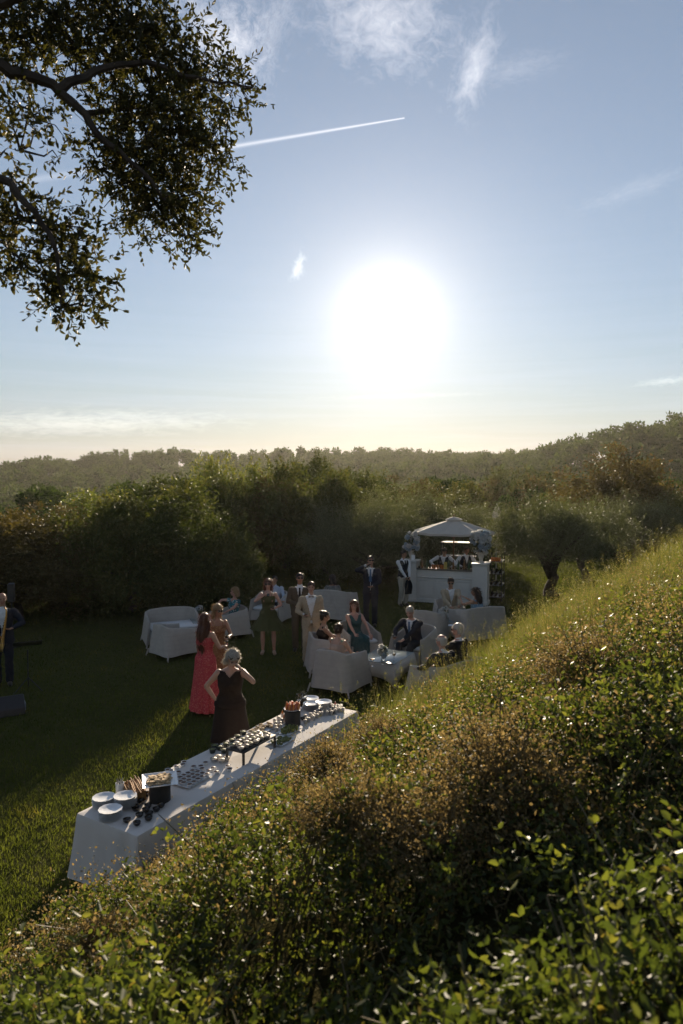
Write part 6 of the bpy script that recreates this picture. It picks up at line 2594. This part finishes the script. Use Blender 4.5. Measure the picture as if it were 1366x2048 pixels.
M_SLATE = pmat('black_stand', (.028, .026, .025), .55, .2, 20, .4)
M_BOWLK = pmat('black_glaze', (.020, .014, .012), .18, .2, 20, .6)
M_BREAD = pmat('breadstick', (.36, .20, .09), .75, .25, 40, .3, bump=.4)
M_CRACK = pmat('cracker', (.42, .30, .17), .8, .3, 40, .2, bump=.5)
M_CHOC = pmat('brown_mousse', (.10, .045, .022), .5, .3, 60, .4, bump=.4)
M_CREAM = pmat('cream', (.60, .50, .36), .5, .15, 60, .4, bump=.3)
M_GREENF = pmat('herb_food', (.16, .17, .05), .6, .35, 60, .3, bump=.6)
M_ORANGEF = pmat('orange_food', (.58, .20, .05), .45, .3, 70, .4)
M_PINKF = pmat('pink_food', (.58, .20, .15), .45, .3, 70, .4)
M_BASK = pmat('basket', (.30, .17, .07), .7, .25, 30, .3, bump=.5)
M_FROST = pmat('pale_cup', (.62, .58, .54), .25, .06, 30, .5, trans=.35)
M_POT = pmat('dark_green_pot', (.035, .04, .03), .3, .2, 20, .5)

plate_me = MB().lathe([(0, 0), (.062, 0), (.070, .004), (.108, .015), (.110, .018), (.105, .0175), (.069, .008), (.061, .005), (0, .005)], n=48, wav=.018, wn=12).mesh('plate', M_CERAM)
PS = (('near stack beside the breadstick basket', 208, 1612, 8), ('stack by the table corner', 221, 1636, 8), ('stack beside the black bowls', 251, 1613, 10),
      ('rear stack at the far end of the buffet', 622, 1408, 8), ('front stack at the far end of the buffet', 622, 1419, 8), ('stack nearest the little cups at the far end', 648, 1417, 9))
for lab, px, py, n in PS:
    b = tb(px, py)
    for k in range(n):
        o = obj('plate', plate_me, None, (b.x + rng.normal() * .0015, b.y + rng.normal() * .0015, b.z + k * .0105), rng.uniform(0, 6))
        tag(o, 'white scalloped plate in the ' + lab, 'plate', 'plates, ' + lab)

# cutlery cup with forks, breadstick basket
b = tb(237, 1590)
t = thing('cutlery_cup', 'white patterned cup of cutlery behind the plates', 'cup', b)
MB().lathe([(0, 0), (.040, 0), (.043, .13), (.038, .13), (.036, .01), (0, .01)], n=20).build('cup', M_CERAM, t)
M_STEEL = pmat('steel', (.6, .6, .6), .25, .05, 10, .5, metal=1.0)
for k in range(7):
    a = k * .9
    MB().tube([(.012 * math.cos(a), .012 * math.sin(a), .012), (.030 * math.cos(a), .030 * math.sin(a), .17)], .004, 5).build('fork', M_STEEL, t)
b = tb(268, 1592)
t = thing('bread_basket', 'low woven box basket holding breadsticks', 'basket', b, TROT + R(62))
mb = MB()
for x, y, sx, sy in ((0, -.075, .30, .012), (0, .075, .30, .012), (-.15, 0, .012, .162), (.15, 0, .012, .162)):
    mb.box((x, y, .05), (sx, sy, .10))
mb.box((0, 0, .006), (.29, .15, .01))
mb.build('basket_box', M_BASK, t, False)
stick = MB().tube([(-.15, 0, 0), (-.05, .004, .002), (.06, -.003, 0), (.15, .002, .003)], [.006, .0075, .0075, .006], 7).mesh('breadstick', M_BREAD)
for k in range(22):
    o = obj('breadstick', stick, None, (b.x + rng.normal() * .03, b.y + rng.normal() * .03, b.z + .045 + .0035 * k))
    o.rotation_euler = (0, R(rng.uniform(-9, 2)), TROT + R(62) + rng.normal() * .10)
    tag(o, 'long brown breadstick lying in the woven basket', 'breadstick', 'breadsticks in the basket')


def square_tray(name, label, loc, rz, w_, d_, h=.02, mat=M_CERAM, tilt=None):
    t = thing(name, label, 'tray', loc, rz)
    v = []
    for (k, z) in ((.80, 0), (1.0, h), (.97, h), (.79, .006)):
        for sx, sy in ((-1, -1), (1, -1), (1, 1), (-1, 1)):
            v.append((sx * w_ / 2 * k, sy * d_ / 2 * k, z))
    f = [(3, 2, 1, 0), (12, 13, 14, 15)]
    for i in range(3):
        for j in range(4):
            f.append((i * 4 + j, i * 4 + (j + 1) % 4, i * 4 + 4 + (j + 1) % 4, i * 4 + 4 + j))
    MB().add(v, f).build('dish', mat, t, False)
    return t


def drum(label, loc, r, h):
    t = thing('display_drum', label, 'stand', loc)
    MB().lathe([(0, 0), (r, 0), (r, h - .004), (r - .004, h), (0, h)], n=36).build('drum', M_SLATE, t)
    return t


def local_items(me, name, label, cat, group, loc, rz, spots, z, flat=False):
    ca, sa = math.cos(rz), math.sin(rz)
    for (x, y) in spots:
        o = obj(name, me, None, (loc[0] + x * ca - y * sa, loc[1] + x * sa + y * ca, loc[2] + z))
        o.rotation_euler = (rng.normal() * .15 if flat else 0, rng.normal() * .15 if flat else 0, rng.uniform(0, 6.28))
        tag(o, label, cat, group)


# cracker tray on a black drum
b = tb(320, 1600)
drum('black drum stand carrying the cracker tray', b, .105, .19)
rz_ = TROT + R(48)
bt = b + Vector((0, 0, .192))
square_tray('cracker_tray', 'square white tray of crackers raised on the near black drum', bt, rz_, .34, .34)
cr = MB().box((0, 0, .006), (.055, .045, .010), bev=.003).mesh('cracker', M_CRACK)
local_items(cr, 'cracker', 'thin brown cracker on the raised square tray', 'cracker', 'crackers on the tray', bt, rz_, [(-.09 + .045 * i + rng.normal() * .008, -.09 + .045 * j + rng.normal() * .008) for i in range(5) for j in range(5)], .012, True)
local_items(cr, 'cracker', 'thin brown cracker heaped on the raised square tray', 'cracker', 'crackers heaped on the tray', bt, rz_, [(rng.uniform(-.08, .08), rng.uniform(-.08, .08)) for _ in range(12)], .026, True)

# small black bowls
bowl_k = MB().lathe([(0, 0), (.020, 0), (.034, .016), (.038, .036), (.035, .036), (.031, .018), (.016, .006), (0, .006)], n=18, wav=.04, wn=2).mesh('bowl', M_BOWLK)
for px, py in ((254, 1645), (274, 1651), (297, 1641), (279, 1634), (292, 1624), (298, 1632), (313, 1623), (322, 1615), (296, 1616), (272, 1622), (283, 1607), (283, 1600), (276, 1612), (294, 1592), (270, 1618)):
    b = tb(px, py)
    tag(obj('black_bowl', bowl_k, None, b, rng.uniform(0, 6)), 'little glossy black bowl on the cloth near the plates', 'bowl', 'little black bowls')

# dessert cups
cup_w = MB().lathe([(0, 0), (.022, 0), (.034, .030), (.032, .030), (.021, .004), (0, .004)], n=14).mesh('cup', M_CERAM)
fill_c = MB().lathe([(0, .022), (.029, .022), (.026, .027), (.012, .033), (0, .034)], n=12).mesh('filling', M_CHOC)
fill_w = fill_c.copy()
fill_w.materials[0] = M_CREAM
cup_g = cup_w.copy()
cup_g.materials[0] = M_FROST


def dessert(loc, label, group, fill, cup=None, sc=1.0):
    t = thing('dessert_cup', label, 'dessert', loc, rng.uniform(0, 6), group)
    t.scale = (sc, sc, sc)
    obj('cup', cup or cup_w, t)
    obj('filling', fill, t)
    return t


b = tb(382, 1560)
rz_ = TROT + R(2)
square_tray('dessert_tray', 'rectangular white tray packed with brown dessert cups', b, rz_, .40, .30, .018)
ca, sa = math.cos(rz_), math.sin(rz_)
for i in range(5):
    for j in range(4):
        x, y = -.14 + .07 * i + rng.normal() * .005, -.10 + .066 * j + rng.normal() * .005
        dessert((b.x + x * ca - y * sa, b.y + x * sa + y * ca, b.z + .008), 'brown mousse cup on the rectangular white tray', 'mousse cups on the tray', fill_c)
for px, py in ((333, 1543), (344, 1546), (357, 1548), (353, 1537), (366, 1533), (364, 1527), (387, 1537), (402, 1536), (411, 1529), (404, 1541), (393, 1545), (418, 1545), (427, 1540), (433, 1548), (456, 1536), (459, 1542)):
    dessert(tb(px, py), 'loose brown mousse cup standing on the cloth beside the white tray', 'loose mousse cups', fill_c)
for px, py in ((428, 1523), (437, 1518), (444, 1525), (453, 1521)):
    dessert(tb(px, py), 'pale bowl of pale cream in the cluster before the black riser', 'pale cream bowls', fill_w, cup_g, 1.35)

# dark pots along the edge
pot = MB().lathe([(0, 0), (.030, 0), (.042, .05), (.038, .05), (.028, .01), (0, .01)], n=16).mesh('pot', M_POT)
herb = fill_c.copy()
herb.materials[0] = M_GREENF
for px, py in ((425, 1506), (440, 1500), (452, 1494), (464, 1486), (448, 1506), (462, 1500), (476, 1478), (487, 1470), (430, 1498)):
    t = thing('herb_pot', 'small dark pot in the row before the woman in the dark dress', 'pot', tb(px, py), 0, 'small dark pots')
    obj('pot', pot, t)
    o = obj('filling', herb, t, (0, 0, .016))
    o.scale = (1.2, 1.2, 1.0)

# black riser with glass bowls
b = tb(503, 1508)
rz_ = TROT + R(1)
rw, rd, rh = .62, .26, .15
t = thing('riser', 'long black riser on slim legs loaded with small bowls', 'stand', b, rz_)
MB().box((0, 0, rh - .01), (rw, rd, .022), bev=.004).build('riser_top', M_SLATE, t)
for sx in (-1, 1):
    for sy in (-1, 1):
        MB().box((sx * (rw / 2 - .012), sy * (rd / 2 - .012), (rh - .02) / 2), (.022, .022, rh - .02)).build('leg', M_SLATE, t, False)
ca, sa = math.cos(rz_), math.sin(rz_)
for i in range(8):
    for j in range(3):
        x, y = -.25 + .07 * i + rng.normal() * .012, -.08 + .08 * j + rng.normal() * .010
        kind = (i + j) % 3
        dessert((b.x + x * ca - y * sa, b.y + x * sa + y * ca, b.z + rh + .002), ('pale bowl of pale cream on the black riser', 'pale bowl of brown filling on the black riser', 'pale bowl of green filling on the black riser')[kind],
                ('cream bowls on the riser', 'brown bowls on the riser', 'green bowls on the riser')[kind], (fill_w, fill_c, herb)[kind], cup_g, 1.1)

# white trays with pastries and wraps
def food_tray(px, py, w_, d_, label, food, flabel, n, name, rot=0.0, fz=.012):
    b = tb(px, py)
    rz_ = TROT + rot
    square_tray('serving_tray', label, b, rz_, w_, d_, .018)
    local_items(food, name, flabel, 'food', flabel, b, rz_, [(rng.uniform(-.38, .38) * w_, rng.uniform(-.36, .36) * d_) for _ in range(n)], fz, True)


pastry = MB().ell((0, 0, .014), (.030, .020, .014), 10, 6).mesh('pastry', M_CRACK)
wrap = MB().tube([(0, 0, 0), (.002, 0, .03), (0, .002, .055)], [.014, .015, .012], 9).mesh('wrap', M_GREENF)
herb_bite = MB().ell((0, 0, .012), (.024, .018, .013), 8, 6).mesh('herb_bite', M_GREENF)
food_tray(521, 1462, .36, .24, 'white rectangular tray of golden pastries behind the riser', pastry, 'golden pastry on the white tray', 26, 'pastry', R(5))
food_tray(545, 1455, .16, .30, 'narrow white tray standing between pastries and skewers', pastry, 'pale pastry on the narrow tray', 10, 'pastry', R(5))
food_tray(562, 1484, .30, .24, 'square tray of green herb bites by the riser leg', herb_bite, 'green herb bite on the square tray', 34, 'herb_bite', R(0))
food_tray(578, 1464, .30, .20, 'white tray of upright green wraps before the black drum', wrap, 'small green wrap standing on the tray', 30, 'wrap', R(0), .008)

# skewer cups, drum with skewers
shot = MB().lathe([(0, 0), (.019, 0), (.024, .055), (.022, .055), (.018, .005), (0, .005)], n=12).mesh('cup', M_FROST)
sk_o = MB().tube([(0, 0, .004), (0, 0, .03), (.002, 0, .075), (.003, .001, .095)], [.012, .017, .012, .004], 8).mesh('filling', M_ORANGEF)
sk_p = MB().tube([(0, 0, .004), (0, 0, .03), (-.002, 0, .07), (-.003, .002, .092)], [.012, .017, .011, .004], 8).mesh('filling', M_PINKF)
sk_c = MB().tube([(0, 0, .004), (0, 0, .03), (0, 0, .055), (.0, .0, .062)], [.015, .019, .018, .006], 8).mesh('filling', M_CREAM)


def shotcup(loc, label, group, fill):
    loc = Vector(loc) + Vector((rng.normal() * .012, rng.normal() * .012, 0))
    t = thing('appetiser_cup', label, 'appetiser', loc, rng.uniform(0, 6), group)
    obj('cup', shot, t)
    obj('filling', fill, t)


k = 0
for px, py in [(549 + 9 * i + 3 * (j % 2), 1447 - 6.2 * i + 5.5 * j) for i in range(6) for j in range(4)]:
    k += 1
    cream = px < 566
    shotcup(tb(px, py), 'creamy appetiser cup at the table edge' if cream else ('orange appetiser cup crowded beside the black drum' if k % 2 else 'pink appetiser cup crowded beside the black drum'),
            'cream appetiser cups' if cream else ('orange appetiser cups' if k % 2 else 'pink appetiser cups'), sk_c if cream else (sk_o if k % 2 else sk_p))
b = tb(585, 1449)
drum('tall black drum stand carrying orange skewers', b, .105, .19)
bt = b + Vector((0, 0, .192))
t = thing('round_dish', 'scalloped white dish on top of the drum of skewers', 'dish', bt)
MB().lathe([(0, 0), (.085, 0), (.115, .022), (.112, .024), (.082, .006), (0, .006)], n=40, wav=.04, wn=12).build('dish', M_CERAM, t)
for i in range(30):
    a, r_ = i * 2.4, .085 * math.sqrt((i + .5) / 30)
    o = obj('skewer', sk_o if i % 3 else sk_p, None, (bt.x + r_ * math.cos(a), bt.y + r_ * math.sin(a), bt.z + .005))
    o.rotation_euler = (rng.normal() * .12, rng.normal() * .12, rng.uniform(0, 6))
    tag(o, 'orange skewer standing in the dish on the tall black drum' if i % 3 else 'pink skewer standing in the dish on the tall black drum', 'skewer', 'orange skewers on the drum' if i % 3 else 'pink skewers on the drum')
for px, py in ((592, 1407), (580, 1411)):
    b = tb(px, py)
    drink('tumbler', 'tall clear glass behind the drum of skewers', b, 'tall glasses behind the skewers').scale = (1.2, 1.2, 1.7)
for px, py in [(612 + 7.4 * i + 2 * (j % 2), 1438 - 3.6 * i + 4.6 * j) for i in range(5) for j in range(3)]:
    shotcup(tb(px, py), 'cream topped cup in the group behind the drum of skewers', 'cream cups behind the skewers', sk_c)
for px, py in [(655 + 7.2 * i + 2 * (j % 2), 1420 - 2.2 * i + 3.8 * j) for i in range(5) for j in range(4)]:
    shotcup(tb(px, py), 'pinkish cup in the group at the far end of the buffet', 'cups at the far end', sk_c if (px + py) % 2 else sk_p)
for px, py in ((664, 1428), (606, 1440), (642, 1426)):
    tag(obj('black_bowl', bowl_k, None, tb(px, py), 1.0), 'small dark bowl among the cups at the far end', 'bowl', 'dark bowls at the far end')
# ------------------------------------------------------------------ haze
def make_haze():
    zs = (-75.0, 34.0)
    mb = MB()
    mb.box((0, 300, (zs[0] + zs[1]) / 2), (1700, 1040, zs[1] - zs[0]))
    m_, t = new_mat('haze')
    p = t.n('ShaderNodeVolumePrincipled')
    p.inputs['Color'].default_value = (1.0, 0.94, 0.86, 1)
    p.inputs['Density'].default_value = HAZE
    p.inputs['Anisotropy'].default_value = 0.5
    o = t.n('ShaderNodeOutputMaterial')
    t.l(p.outputs[0], o.inputs['Volume'])
    o = mb.build('haze', m_, None, False)
    tag(o, 'pale evening haze filling the valley air', 'haze', kind='stuff')


HAZE = 0.00015
make_haze()
